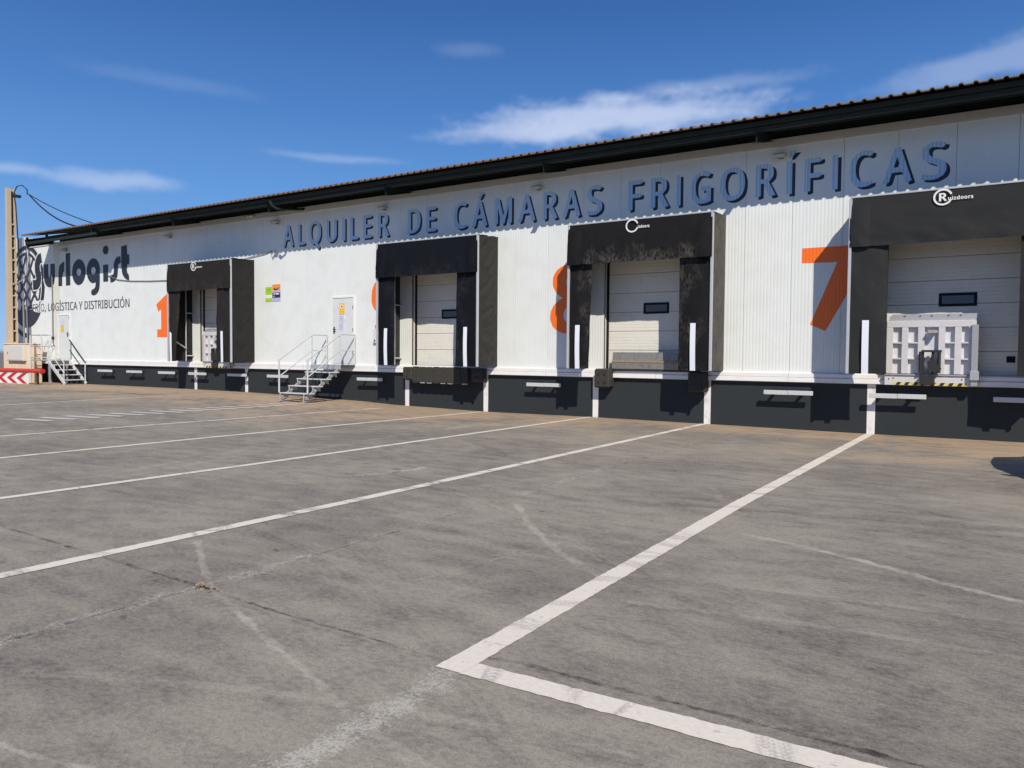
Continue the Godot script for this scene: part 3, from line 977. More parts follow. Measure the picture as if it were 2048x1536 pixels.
func ribbed_to(b: MB, x0: float, x1: float, y0: float, y1: float) -> void:
	var ms := rib_marks(x0, x1)
	for i in ms.size() - 1:
		var za := rib_z(ms[i] + 1e-5)
		var zb := rib_z(ms[i + 1] - 1e-5)
		b.quad(Vector3(ms[i], y0, za), Vector3(ms[i + 1], y0, zb), Vector3(ms[i + 1], y1, zb), Vector3(ms[i], y1, za))
	b.face(Vector3(x0, y0, 0), Vector3(x0, y1, 0), Vector3(x0, y1, -0.05), Vector3(x0, y0, -0.05), Vector3.LEFT)
	b.face(Vector3(x1, y0, 0), Vector3(x1, y1, 0), Vector3(x1, y1, -0.05), Vector3(x1, y0, -0.05), Vector3.RIGHT)
	b.face(Vector3(x0, y0, 0), Vector3(x1, y0, 0), Vector3(x1, y0, -0.05), Vector3(x0, y0, -0.05), Vector3.DOWN)
	b.face(Vector3(x0, y1, 0), Vector3(x1, y1, 0), Vector3(x1, y1, -0.05), Vector3(x0, y1, -0.05), Vector3.UP)

func build_warehouse() -> void:
	var w := thing("warehouse", "long white cold store with dark plinth, four loading docks and blue lettering under the eave", "warehouse")
	# mass of the building behind the skin
	var b := MB.new()
	b.span(Vector3(-36.67, 0.0, -14.0), Vector3(14.0, 6.1, -0.22))
	part("wall_core", b, M.core, w)
	# sandwich panels, one metre wide
	var plain := ribbed(0.003, 0.997, 1.22, 6.2).mesh()
	for i in range(-37, 14):
		var x0 := float(i)
		var x1 := float(i + 1)
		var lo := maxf(x0, -36.67)
		var hit := -1.0
		for d in DOCKS:
			if x1 > d - 1.25 and x0 < d + 1.25:
				hit = d
		if hit == -1.0 and i > -37:
			place("wall_panel", plain, M.wall[absi(i * 7) % 3], w, Vector3(x0, 0, 0))
			continue
		var p := MB.new()
		if hit == -1.0:
			ribbed_to(p, lo, x1 - 0.003, 1.22, 6.2)
		else:
			ribbed_to(p, x0 + 0.003, x1 - 0.003, 3.95, 6.2)
			if x0 < hit - 1.25:
				ribbed_to(p, x0 + 0.003, hit - 1.25, 1.22, 3.95)
			if x1 > hit + 1.25:
				ribbed_to(p, hit + 1.25, x1 - 0.003, 1.22, 3.95)
		part("wall_panel", p, M.wall[absi(i * 7) % 3], w)
	# trim at the top of the wall
	b = MB.new()
	b.span(Vector3(-34.2, 6.05, -0.02), Vector3(14.0, 6.225, 0.035), 0.006)
	part("wall_cap", b, M.cap, w)
	b = MB.new()
	b.span(Vector3(-36.67, 6.14, -0.02), Vector3(-34.66, 6.225, 0.03), 0.006)
	part("wall_cap", b, M.cap, w)
	b = MB.new()
	b.span(Vector3(-34.65, 1.26, 0.004), Vector3(-34.22, 6.24, 0.007), 0.002)
	part("pilaster", b, M.pilaster, w)
	# plinth and white ledge
	b = MB.new()
	b.span(Vector3(-36.67, -0.3, -0.6), Vector3(14.0, 1.05, 0.0))
	part("plinth", b, M.plinth, w)
	b = MB.new()
	for seg in range(-37, 14, 3):
		var xa := maxf(seg, -36.67) + 0.002
		var xb := minf(seg + 3.0, 14.0) - 0.002
		for q in [[[1.245, 0.0], [1.215, 0.075], [1.145, 0.075], [1.135, 0.055]], [[1.135, 0.055], [1.125, 0.095], [1.04, 0.10], [1.025, 0.0]]]:
			for e in 3:
				b.face(Vector3(xa, q[e][0], q[e][1]), Vector3(xb, q[e][0], q[e][1]), Vector3(xb, q[e + 1][0], q[e + 1][1]), Vector3(xa, q[e + 1][0], q[e + 1][1]), Vector3(0, 0.3 if e < 1 else (-0.6 if e == 2 else 0.0), 1))
	part("ledge", b, M.ledge, w)
	for x in [-24.73, -21.9, -14.71, -11.92, -8.61, -5.78, -2.38, 0.45]:
		b = MB.new()
		b.face(Vector3(x - 0.075, -0.1, 0.004), Vector3(x + 0.075, -0.1, 0.004), Vector3(x + 0.078, 1.03, 0.004), Vector3(x - 0.078, 1.03, 0.004), Vector3.BACK)
		part("painted_stripe", b, M.stripe, w)
	# roof of tile-shaped sheets
	var sheet := MB.new()
	var prof := []
	for r in 5:
		var c := (r + 0.5) * 0.2222
		prof.append(Vector2(c - 0.111, 0.0))
		for a in 7:
			var t := PI * (1.0 - a / 6.0)
			prof.append(Vector2(c + cos(t) * 0.042, sin(t) * 0.038))
	prof.append(Vector2(1.111, 0.0))
	var za := 1.35
	var zb := -8.0
	for i in prof.size() - 1:
		var p: Vector2 = prof[i]
		var q: Vector2 = prof[i + 1]
		for lay in [[6.352, 1.0], [6.33, -1.0]]:
			var h: float = lay[0]
			sheet.face(Vector3(p.x, h + p.y, za), Vector3(q.x, h + q.y, za), Vector3(q.x, h + q.y + 2.057, zb), Vector3(p.x, h + p.y + 2.057, zb), Vector3(-(q.y - p.y), q.x - p.x, 0.2 * (q.x - p.x)) * lay[1])
	var edge := MB.new()
	for i in prof.size() - 1:
		var p: Vector2 = prof[i]
		var q: Vector2 = prof[i + 1]
		edge.face(Vector3(p.x, 6.33 + p.y, za), Vector3(q.x, 6.33 + q.y, za), Vector3(q.x, 6.352 + q.y, za), Vector3(p.x, 6.352 + p.y, za), Vector3.BACK)
	var edge_mesh := edge.mesh()
	var sheet_mesh := sheet.mesh()
	var back := MB.new()
	back.face(Vector3(0, 8.38, zb), Vector3(1.111, 8.38, zb), Vector3(1.111, 6.6, -16.0), Vector3(0, 6.6, -16.0), Vector3.UP)
	var xr := -34.55
	while xr < 14.5:
		var rp := place("roof_panel", sheet_mesh, M.roof, w, Vector3(xr, 0, 0))
		place("cut_edge", edge_mesh, M.eave, rp)
		xr += 1.111
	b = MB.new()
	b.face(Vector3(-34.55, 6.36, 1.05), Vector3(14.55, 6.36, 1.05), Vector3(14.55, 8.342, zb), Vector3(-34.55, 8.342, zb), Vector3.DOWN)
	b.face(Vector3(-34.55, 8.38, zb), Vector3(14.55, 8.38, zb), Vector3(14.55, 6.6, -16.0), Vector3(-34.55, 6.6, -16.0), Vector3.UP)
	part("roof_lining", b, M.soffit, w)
	# gutter and purlins of dark green steel
	b = MB.new()
	b.span(Vector3(-29.2, 6.235, 1.06), Vector3(14.5, 6.325, 1.16), 0.008)
	part("gutter", b, M.steel_green, w)
	b = MB.new()
	b.span(Vector3(-29.2, 6.145, 0.96), Vector3(14.5, 6.23, 1.09), 0.008)
	part("purlin", b, M.steel_green, w)
	b = MB.new()
	b.span(Vector3(-34.6, 6.0, 1.08), Vector3(-29.21, 6.10, 1.16), 0.008)
	part("purlin", b, M.steel_green, w)
	for x in [-34.5, -32.9, -31.2, -29.5]:
		b = MB.new()
		b.span(Vector3(x - 0.06, 6.1, 1.09), Vector3(x + 0.06, 6.29, 1.15))
		part("purlin_cleat", b, M.steel_green, w)
	b = MB.new()
	b.span(Vector3(-34.55, 6.3, 0.3), Vector3(14.5, 6.44, 0.36))
	b.span(Vector3(-34.55, 6.15, -0.3), Vector3(14.5, 6.6, -0.2))
	part("purlin", b, M.steel_green, w)
	# sloping rafters
	for x in [-34.72, -29.36, -24.43, -19.46, -14.6, -9.54, -4.5, 0.5, 5.5, 10.5]:
		b = MB.new()
		var p0 := Vector3(x, 6.2, -0.02)
		var p1 := Vector3(x, 5.915, 1.09)
		b.bar(p0, p1, Vector3.RIGHT, 0.15, 0.012)
		b.bar(p0 + Vector3(0, 0.16, 0.0), p1 + Vector3(0, 0.16, 0.0), Vector3.RIGHT, 0.012, 0.31)
		b.bar(p0 + Vector3(0, 0.3, 0.0), p1 + Vector3(0, 0.3, 0.0), Vector3.RIGHT, 0.14, 0.012)
		part("rafter", b, M.steel_green, w)
	b = MB.new()
	b.tube([Vector3(-19.1, 6.2, 1.31), Vector3(-19.05, 6.05, 1.25), Vector3(-19.0, 5.98, 1.1), Vector3(-19.0, 6.1, 0.3), Vector3(-19.0, 6.15, 0.06)], 0.04)
	part("drain_pipe", b, M.steel_green, w)
	# sectional dock doors
	for i in 4:
		var xc: float = DOCKS[i]
		var d := group_node("dock_door", w)
		for s in 6:
			var y0 := 1.24 + s * 0.46
			var sec := MB.new()
			var nr := 6
			for r in nr:
				var ya := y0 + 0.004 + 0.452 * r / nr
				var yb := y0 + 0.004 + 0.452 * (r + 1) / nr
				sec.quad(Vector3(xc - 1.25, ya + 0.006, -0.15), Vector3(xc + 1.25, ya + 0.006, -0.15), Vector3(xc + 1.25, yb - 0.006, -0.15), Vector3(xc - 1.25, yb - 0.006, -0.15))
				sec.quad(Vector3(xc - 1.25, yb - 0.006, -0.15), Vector3(xc + 1.25, yb - 0.006, -0.15), Vector3(xc + 1.25, yb, -0.155), Vector3(xc - 1.25, yb, -0.155))
				sec.quad(Vector3(xc - 1.25, ya, -0.155), Vector3(xc + 1.25, ya, -0.155), Vector3(xc + 1.25, ya + 0.006, -0.15), Vector3(xc - 1.25, ya + 0.006, -0.15))
			part("door_section", sec, M.door, d)
		for sd in [-1.0, 1.0]:
			b = MB.new()
			b.span(Vector3(xc + sd * 1.262 - 0.012, 1.24, -0.2), Vector3(xc + sd * 1.262 + 0.012, 3.95, 0.003))
			part("door_jamb", b, M.door, d)
			b = MB.new()
			b.span(Vector3(xc + sd * 1.22 - 0.028, 1.25, -0.16), Vector3(xc + sd * 1.22 + 0.028, 3.95, -0.115), 0.004)
			part("door_seal", b, M.rubber, d)
		var wx: float = xc + 0.04
		b = MB.new()
		b.span(Vector3(wx - 0.32, 2.57, -0.15), Vector3(wx + 0.32, 2.62, -0.125), 0.006)
		b.span(Vector3(wx - 0.32, 2.78, -0.15), Vector3(wx + 0.32, 2.83, -0.125), 0.006)
		b.span(Vector3(wx - 0.32, 2.621, -0.15), Vector3(wx - 0.27, 2.779, -0.125), 0.006)
		b.span(Vector3(wx + 0.27, 2.621, -0.15), Vector3(wx + 0.32, 2.779, -0.125), 0.006)
		part("window_frame", b, M.rubber, d)
		b = MB.new()
		b.span(Vector3(wx - 0.27, 2.62, -0.15), Vector3(wx + 0.27, 2.78, -0.138))
		part("window_pane", b, M.pane, d)
		if i == 3:
			b = MB.new()
			b.span(Vector3(xc + 0.86, 1.49, -0.152), Vector3(xc + 1.0, 1.61, -0.135), 0.006)
			part("door_hatch", b, M.rubber, d)
	# two doors for people
	for dd in [[-33.84, 3.12, false], [-17.30, 3.30, true]]:
		var d := group_node("entrance_door", w)
		var x: float = dd[0]
		b = MB.new()
		b.span(Vector3(x - 0.5, 1.25, 0.004), Vector3(x - 0.445, dd[1] + 0.03, 0.035), 0.005)
		b.span(Vector3(x + 0.445, 1.25, 0.004), Vector3(x + 0.5, dd[1] + 0.03, 0.035), 0.005)
		b.span(Vector3(x - 0.444, dd[1] - 0.025, 0.004), Vector3(x + 0.444, dd[1] + 0.03, 0.035), 0.005)
		part("door_frame", b, M.white, d)
		b = MB.new()
		b.span(Vector3(x - 0.43, 1.26, 0.004), Vector3(x + 0.43, dd[1] - 0.04, 0.025), 0.004)
		part("door_leaf", b, M.door_leaf, d)
		b = MB.new()
		var hx: float = x - 0.37 if dd[2] else x + 0.3
		b.span(Vector3(hx - 0.025, 2.18, 0.025), Vector3(hx + 0.025, 2.4, 0.035), 0.003)
		b.tube([Vector3(hx, 2.31, 0.03), Vector3(hx, 2.31, 0.075), Vector3(hx + 0.12, 2.31, 0.08)], 0.013, 8)
		part("door_handle", b, M.rubber, d)
		for hy in [1.6, 2.3, 2.98]:
			b = MB.new()
			b.tube([Vector3(x + 0.437, hy - 0.05, 0.034), Vector3(x + 0.437, hy + 0.05, 0.034)], 0.011, 8)
			part("hinge", b, M.dark_steel, d)
	# white caps over fixings, left from an older sign
	for p in [[-1.09, 5.79], [-1.09, 5.64], [-0.62, 5.93], [-0.62, 5.79], [-2.37, 5.62], [-2.32, 4.94], [-13.52, 5.55], [-13.52, 5.44], [-13.1, 5.6], [-13.1, 5.46], [-23.3, 5.55], [-23.3, 5.4], [-22.9, 5.55], [-25.4, 5.3], [-22.0, 5.62], [-22.0, 5.0], [-6.0, 5.7], [-6.7, 5.45]]:
		b = MB.new()
		b.tube([Vector3(p[0], p[1], 0.0), Vector3(p[0], p[1], 0.018)], 0.03, 10)
		part("fixing_cap", b, M.white, w)
	b = MB.new()
	b.tube([Vector3(-34.72, 4.9, 0.05), Vector3(-34.72, 1.9, 0.05)], 0.022, 8)
	part("conduit", b, M.cable_grey, w)
	for y in [1.8, 2.15]:
		b = MB.new()
		b.box(Vector3(-34.72, y, 0.05), Vector3(0.09, 0.11, 0.09), 0.01)
		part("junction_box", b, M.dark_steel, w)
	build_lettering(w)
	# wall that carries on to the left, a little taller
	b = MB.new()
	b.span(Vector3(-39.0, 0.0, -9.0), Vector3(-37.12, 6.65, 0.0), 0.01)
	var a := part("side_wall", b, M.annex, self)
	tag(a, "plain white wall left of the roof end carrying part of the globe logo", "wall")
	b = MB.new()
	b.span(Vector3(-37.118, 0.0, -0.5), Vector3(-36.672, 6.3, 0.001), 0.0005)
	part("painted_shade_strip", b, M.shade_grey, a)  # added slab, its grey paints in a vertical band of shade

# ------------------------------------------------------------------ dock shelters
func build_shelter(i: int, label: String) -> void:
	var xc: float = DOCKS[i]
	var t := thing("dock_shelter", label, "dock shelter", Vector3(xc, 0, 0), "dock shelters around the loading doors")
	var f := FastNoiseLite.new()
	f.seed = 100 + i
	f.frequency = 0.9
	f.fractal_octaves = 3
	var tarp: Material = M.tarp[i]
	var b := MB.new()
	b.span(Vector3(-1.74, 4.622, 0.93), Vector3(1.74, 4.655, 0.972), 0.006)
	part("front_rail", b, M.alu, t)
	for s in [-1.0, 1.0]:
		b = MB.new()
		b.span(Vector3(s * 1.735 - 0.028, 1.25, 0.915), Vector3(s * 1.735 + 0.028, 4.62, 0.968), 0.006)
		part("front_post", b, M.alu, t)
		# slack tarpaulin sides
		b = MB.new()
		var wr: float = [0.008, 0.018, 0.03, 0.006][i]
		b.grid(func(u: float, v: float) -> Vector3:
			var y := lerpf(1.26, 4.66 + 0.03 * (1.0 - u), v)
			var z := u * 0.915
			var e := sin(PI * clampf(u, 0.02, 0.98))
			var fold := absf(f.get_noise_2d(y * 2.6 + z * 2.2 + s * 9.0, z * 0.9 - y * 0.5 + s * 5.0))
			if i == 2:
				fold = 0.8 * absf(f.get_noise_2d(z * 5.5 + 0.45 * y + s * 3.0, y * 0.5)) + 0.35 * fold * clampf((y - 3.6), 0.0, 1.0)
			return Vector3(s * (1.72 + wr * e * (1.5 - 4.5 * fold)), y + (0.035 * f.get_noise_1d(z * 3.0) if v > 0.99 else 0.0), z), 14, 64, Vector3(s, 0, 0))
		part("side_canvas", b, M.tarp_side[i], t)
	b = MB.new()
	b.grid(func(u: float, v: float) -> Vector3: return Vector3(lerpf(-1.735, 1.735, u), 4.70 - 0.045 * v - 0.02 * sin(PI * v) + 0.01 * f.get_noise_2d(u * 6.0, v), v * 0.94), 24, 6, Vector3.UP)
	part("top_canvas", b, M.tarp_side[i], t)
	# header curtain: hangs from the rail and bellies out
	b = MB.new()
	var belly: float = [0.03, 0.05, 0.07, 0.02][i]
	b.grid(func(u: float, v: float) -> Vector3:
		var x := lerpf(-1.742, 1.742, u)
		var hang := sin(v * PI * 0.6) * belly
		var crease := 0.03 * f.get_noise_2d(x * 1.5 + 20.0, v * 2.2) * v
		return Vector3(x, lerpf(4.621, 3.69 + 0.012 * f.get_noise_1d(x * 2.0), v), 0.955 + hang + crease), 48, 18, Vector3.BACK)
	part("header_curtain", b, tarp, t)
	for s in [-1.0, 1.0]:
		b = MB.new()
		b.grid(func(u: float, v: float) -> Vector3:
			return Vector3(s * lerpf(1.715, 1.38, u), lerpf(4.5, 3.685, v), 0.966 + belly * sin(v * PI * 0.6) + 0.02 * sin(u * PI) + 0.03 * f.get_noise_2d(u + 3.0 * s, v * 2.0) * v), 6, 10, Vector3.BACK)
		part("corner_flap", b, tarp, t)
	for s in [-1.0, 1.0]:
		b = MB.new()
		b.grid(func(u: float, v: float) -> Vector3:
			var x: float = s * 1.742
			var hang := sin(v * PI * 0.6) * belly
			var crease := 0.03 * f.get_noise_2d(x * 1.5 + 20.0, v * 2.2) * v
			return Vector3(x, lerpf(4.621, 3.69 + 0.012 * f.get_noise_1d(x * 2.0), v), lerpf(0.955 + hang + crease, 0.93, u)), 2, 18, Vector3(s, 0, 0))
		part("header_hem", b, tarp, t)
	# side curtains
	for s in [-1.0, 1.0]:
		var top_in: float = [1.07, 1.13, 1.13, 1.07][i] if s < 0 else [0.93, 1.03, 1.0, 1.03][i]
		var low_in: float = [1.39, 1.15, 1.21, 1.05][i] if s < 0 else [0.90, 1.0, 1.0, 1.03][i]
		b = MB.new()
		var curve := 0.035 if i != 0 else 0.06
		b.grid(func(u: float, v: float) -> Vector3:
			var inner := lerpf(top_in, low_in, v)
			var x := lerpf(1.71, inner, u)
			return Vector3(s * x, lerpf(3.74, 1.255, v), 0.925 + curve * sin(u * PI) * sin(v * PI) - 0.03 * u + 0.022 * f.get_noise_2d(x * 2.0 + s * 7.0, v * 3.0)), 10, 36, Vector3.BACK)
		part("side_curtain", b, tarp, t)
		# white guide strip for drivers
		b = MB.new()
		var sx: float = [-1.56, -1.39, -1.47, -1.42][i] if s < 0 else [1.28, 1.37, 1.35, 1.4][i]
		b.grid(func(u: float, v: float) -> Vector3:
			return Vector3(sx + lerpf(-0.06, 0.06, u) + (0.03 * sin(v * 2.6) if i == 0 else 0.006 * v), lerpf(2.28, 1.255, v), 0.972 + 0.016 * sin(v * PI)), 2, 10, Vector3.BACK)
		part("guide_strip", b, M.white_plastic, t)
		# tube frame inside
		b = MB.new()
		b.tube([Vector3(s * 1.66, 1.26, 0.30), Vector3(s * 1.66, 4.6, 0.30)], 0.022, 8)
		for y in [1.45, 2.98, 4.4]:
			b.tube([Vector3(s * 1.66, y, 0.01), Vector3(s * 1.66, y, 0.30)], 0.02, 8)
		if i == 0 and s < 0:
			b.tube([Vector3(s * 1.6, 1.7, 0.32), Vector3(s * 1.55, 2.0, 0.86)], 0.025, 8)
		part("inner_frame", b, M.alu, t)
	# maker's badge on the header
	if i != 1:
		var cx: float = [-0.18, 0.0, -0.09, -0.18][i]
		b = MB.new()
		var c := Vector3(cx, 4.485, 0.0)
		var zb := 0.985 + belly * 0.34
		b.ring(c, Vector2(0.155, 0.15), Vector2(0.122, 0.118), 0.32, TAU - 0.35, zb, 36)
		var r := glyph("R")
		if i == 2:
			r = PackedVector2Array()
		if r.size():
			r = fit(r, bounds(r), Rect2(cx - 0.062, 4.412, 0.13, 0.145))
		var tx := glyph("uizdoors" if i != 2 else "izdoors")
		var full := glyph("uizdoors")
		tx = fit(tx, Rect2(bounds(tx).position.x, bounds(glyph("x")).position.y, bounds(tx).size.x, bounds(glyph("x")).size.y), Rect2(cx + (0.085 if i != 2 else 0.14), 4.42, 0.39 if i != 2 else 0.28, 0.05))
		r.append_array(tx)
		for k in range(0, r.size(), 3):
			b.face3(Vector3(r[k].x, r[k].y, zb + 0.004), Vector3(r[k + 1].x, r[k + 1].y, zb + 0.004), Vector3(r[k + 2].x, r[k + 2].y, zb + 0.004), Vector3.BACK)
		part("badge", b, M.white, t)

# ------------------------------------------------------------------ dock gear
func build_dock_gear() -> void:
	# bumper rails on two arms
	var r := thing("bumper_rail", "", "bumper rail", Vector3(-3.96, 0.81, 0), "short steel rails on arms along the plinth")
	for k in 2:
		var b := MB.new()
		b.box(Vector3(-0.252 + 0.504 * k, 0.002 * k, 0.245), Vector3(0.498, 0.092, 0.05), 0.006)
		part("rail_plank", b, M.galv_paint, r)
	for s in [-0.3, 0.28]:
		var b := MB.new()
		b.span(Vector3(s - 0.03, -0.005, -0.01), Vector3(s + 0.03, 0.035, 0.22), 0.003)
		b.span(Vector3(s - 0.05, -0.05, -0.005), Vector3(s + 0.05, 0.09, 0.008), 0.002)
		part("arm", b, M.dark_steel, r)
	r.set_meta("label", "pale steel bumper rail on the plinth below the orange 7")
	for p in [[-30.3, "leftmost pale bumper rail, just right of the far left staircase"], [-28.25, "second pale bumper rail from the left on the plinth"], [-26.15, "third pale bumper rail from the left, under the orange 1"],
			[-24.3, "pale bumper rail crossing the left white stripe below the leftmost dock"], [-22.1, "pale bumper rail crossing the right white stripe of the leftmost dock"], [-20.04, "pale bumper rail left of the staircase, partly behind its lowest posts"],
			[-15.97, "pale bumper rail between the middle staircase and the dock with the long black bumper"], [-9.97, "pale bumper rail on the plinth below the orange 8"], [-1.88, "pale bumper rail crossing the white stripe below the folded loading plate"], [0.22, "pale bumper rail in shade at the right edge of the picture"]]:
		copy(r, Vector3(p[0], 0.81, 0), p[1])
	# long rough bumper beam under dock 9
	var xb := -13.22
	var t := thing("dock_bumper", "long blackened bumper beam with rough planks under the dock beside the orange 9", "bumper", Vector3(xb, 0, 0))
	var rg := RandomNumberGenerator.new()
	rg.seed = 4
	var b := MB.new()
	b.span(Vector3(-1.35, 0.82, 0.1), Vector3(1.4, 1.2, 0.22), 0.01)
	part("backing", b, M.black, t)
	for k in 8:
		b = MB.new()
		var x0 := -1.05 + k * 0.245
		b.box(Vector3(x0 + 0.12, 0.985 + rg.randf_range(-0.006, 0.006), 0.265 + rg.randf_range(-0.008, 0.01)), Vector3(0.236, 0.43, 0.08), 0.012)
		part("plank", b, M.bumper, t)
		b = MB.new()
		b.box(Vector3(x0 + 0.12, 0.765, 0.27), Vector3(0.17, 0.03, 0.06), 0.004)
		b.box(Vector3(x0 + 0.12, 1.212, 0.27), Vector3(0.17, 0.018, 0.06), 0.004)
		part("clamp", b, M.galv if k % 3 else M.dark_steel, t)
	for x in [-1.24, 1.2]:
		b = MB.new()
		b.box(Vector3(x, 1.02, 0.25), Vector3(0.34, 0.36, 0.12), 0.03)
		for q in [[-0.07, 0.08], [0.07, 0.1], [0.0, -0.06]]:
			b.tube([Vector3(x + q[0], 1.02 + q[1], 0.29), Vector3(x + q[0], 1.02 + q[1], 0.33)], 0.025, 8)
		part("end_block", b, M.bumper, t)
	# block bumpers of dock 8
	var t8 := thing("block_bumper", "black rubber block bumper at the left of the dock beside the orange 8", "bumper", Vector3(-8.3, 0, 0), "black rubber block bumpers")
	b = MB.new()
	b.box(Vector3(0, 1.02, 0.17), Vector3(0.40, 0.46, 0.30), 0.035)
	part("block", b, M.bumper, t8)
	for q in [[-0.08, 0.1], [0.08, 0.1], [-0.08, -0.1], [0.08, -0.1]]:
		b = MB.new()
		b.tube([Vector3(q[0], 1.02 + q[1], 0.31), Vector3(q[0], 1.02 + q[1], 0.335)], 0.03, 10)
		part("bolt", b, M.dark_steel, t8)
	copy(t8, Vector3(-5.94, -0.03, 0), "worn black rubber block bumper at the right of the dock beside the orange 8")
	# leveller lip of dock 8
	var lp := thing("dock_leveller", "scuffed galvanised leveller lip standing in the dock beside the orange 8", "dock leveller", Vector3(-7.28, 0, 0))
	b = MB.new()
	b.box(Vector3(0, 1.55, 0.10), Vector3(1.66, 0.2, 0.02), 0.004, Basis(Vector3.RIGHT, -0.12))
	part("lip_plate", b, M.lip, lp)
	b = MB.new()
	b.box(Vector3(0, 1.425, 0.125), Vector3(1.68, 0.045, 0.05), 0.008)
	part("hinge_edge", b, M.rust_edge, lp)
	b = MB.new()
	b.box(Vector3(0.02, 1.325, 0.125), Vector3(1.72, 0.15, 0.03), 0.006)
	part("lip_plate", b, M.lip, lp)
	b = MB.new()
	b.span(Vector3(-0.85, 1.2, 0.07), Vector3(1.35, 1.245, 0.13), 0.008)
	part("front_edge", b, M.dark_steel, lp)
	b = MB.new()
	b.span(Vector3(-0.84, 1.246, 0.05), Vector3(1.3, 1.252, 0.128))
	part("edge_strip", b, M.rust_edge, lp)
	# folded loading plate of dock 7
	var pl := thing("loading_plate", "folded aluminium loading plate with ribbed back standing at the rightmost dock", "loading plate", Vector3(-1.345, 0, 0.12), "folded aluminium loading plates")
	build_plate(pl)
	copy(pl, Vector3(-23.28, 0, 0.1), "folded grey loading plate half hidden by the right curtain of the leftmost dock")

func build_plate(t: Node3D) -> void:
	var b := MB.new()
	b.span(Vector3(-0.75, 1.26, -0.02), Vector3(0.75, 2.16, 0.0))
	part("back_sheet", b, M.plate, t)
	var xs := [-0.70, -0.43, -0.15, 0.20, 0.47, 0.70]
	for x in xs:
		b = MB.new()
		b.span(Vector3(x - 0.058, 1.26, 0.001), Vector3(x + 0.055, 2.16, 0.09), 0.004)
		part("rib", b, M.plate, t)
	for k in 5:
		if k == 2:
			continue
		for y in [1.55, 1.86]:
			b = MB.new()
			b.span(Vector3(xs[k] + 0.058, y - 0.015, 0.001), Vector3(xs[k + 1] - 0.058, y + 0.015, 0.085), 0.003)
			part("cross_rung", b, M.plate, t)
	b = MB.new()
	b.box(Vector3(0, 2.225, 0.045), Vector3(1.52, 0.13, 0.095), 0.008)
	part("top_beam", b, M.plate, t)
	b = MB.new()
	b.prism(pts2([-0.73, 2.295, 0.75, 2.295, 0.77, 2.44, -0.66, 2.44, -0.72, 2.39]), -0.01, 0.014, Transform3D(Basis(Vector3.RIGHT, -0.14), Vector3(0, 0.0, 0.34)))
	part("lip_plate", b, M.plate_grey, t)
	for q in [-0.45, -0.18, 0.02, 0.3, 0.5]:
		b = MB.new()
		b.box(Vector3(q, 2.385, 0.03), Vector3(0.03, 0.012, 0.012))
		part("lip_notch", b, M.dark_steel, t)
	# base beam with hazard tape
	b = MB.new()
	b.box(Vector3(0.0, 1.235, 0.05), Vector3(1.56, 0.035, 0.12), 0.006)
	part("hinge_bar", b, M.plate_grey, t)
	b = MB.new()
	b.span(Vector3(-0.78, 1.03, -0.01), Vector3(0.78, 1.21, 0.085), 0.006)
	part("base_beam", b, M.plate, t)
	b = MB.new()
	b.span(Vector3(-0.62, 1.035, 0.085), Vector3(0.62, 1.095, 0.088))
	part("hazard_tape", b, M.yellow, t)
	for k in 8:
		b = MB.new()
		var x := -0.58 + k * 0.15
		b.prism(pts2([x, 1.037, x + 0.07, 1.037, x + 0.105, 1.093, x + 0.035, 1.093]), 0.0885, 0.091)
		part("tape_stripe", b, M.black, t)
	for q in [[-0.7, 1.15], [-0.62, 1.17], [0.55, 1.16]]:
		b = MB.new()
		b.tube([Vector3(q[0], q[1], 0.08), Vector3(q[0], q[1], 0.095)], 0.012, 8)
		part("bolt", b, M.dark_steel, t)
	# jack in the middle: two posts, a head, springs and a strut
	b = MB.new()
	for x in [-0.11, 0.06]:
		b.span(Vector3(x - 0.022, 1.03, 0.1), Vector3(x + 0.022, 1.72, 0.16), 0.004)
	b.span(Vector3(-0.13, 1.68, 0.125), Vector3(0.21, 1.72, 0.2), 0.004)
	b.span(Vector3(-0.15, 1.05, 0.09), Vector3(0.1, 1.22, 0.2), 0.006)
	part("jack_frame", b, M.dark_steel, t)
	for x in [-0.145, 0.17]:
		b = MB.new()
		b.tube([Vector3(x, 1.28, 0.17), Vector3(x, 1.69, 0.17)], 0.03, 10)
		part("spring", b, M.dark_steel, t)
	b = MB.new()
	b.prism(pts2([-0.01, 1.3, 0.13, 1.3, 0.22, 1.36, 0.07, 1.55, -0.03, 1.5]), 0.18, 0.2)
	part("lever_plate", b, M.dark_steel, t)
	b = MB.new()
	b.bar(Vector3(-0.02, 1.28, 0.14), Vector3(0.05, 1.62, 0.14), Vector3.RIGHT, 0.03, 0.03)
	part("strut", b, M.dark_steel, t)
	b = MB.new()
	b.box(Vector3(0.05, 2.08, 0.12), Vector3(0.17, 0.006, 0.2), 0.0, Basis(Vector3.RIGHT, 0.35))
	part("hand_grip", b, M.plate_grey, t)
	# guide post at the right, hinge side at the left
	b = MB.new()
	b.span(Vector3(0.69, 1.04, 0.06), Vector3(0.80, 2.2, 0.15), 0.008)
	part("guide_post", b, M.plate_grey, t)
	b = MB.new()
	b.box(Vector3(0.75, 1.24, 0.11), Vector3(0.15, 0.18, 0.16), 0.01)
	part("guide_block", b, M.galv, t)
	b = MB.new()
	b.span(Vector3(-0.84, 1.26, 0.0), Vector3(-0.80, 2.26, 0.05), 0.004)
	part("side_arm", b, M.dark_steel, t)
	b = MB.new()
	b.box(Vector3(-0.80, 2.25, 0.03), Vector3(0.07, 0.11, 0.06), 0.006)
	part("side_bracket", b, M.white, t)

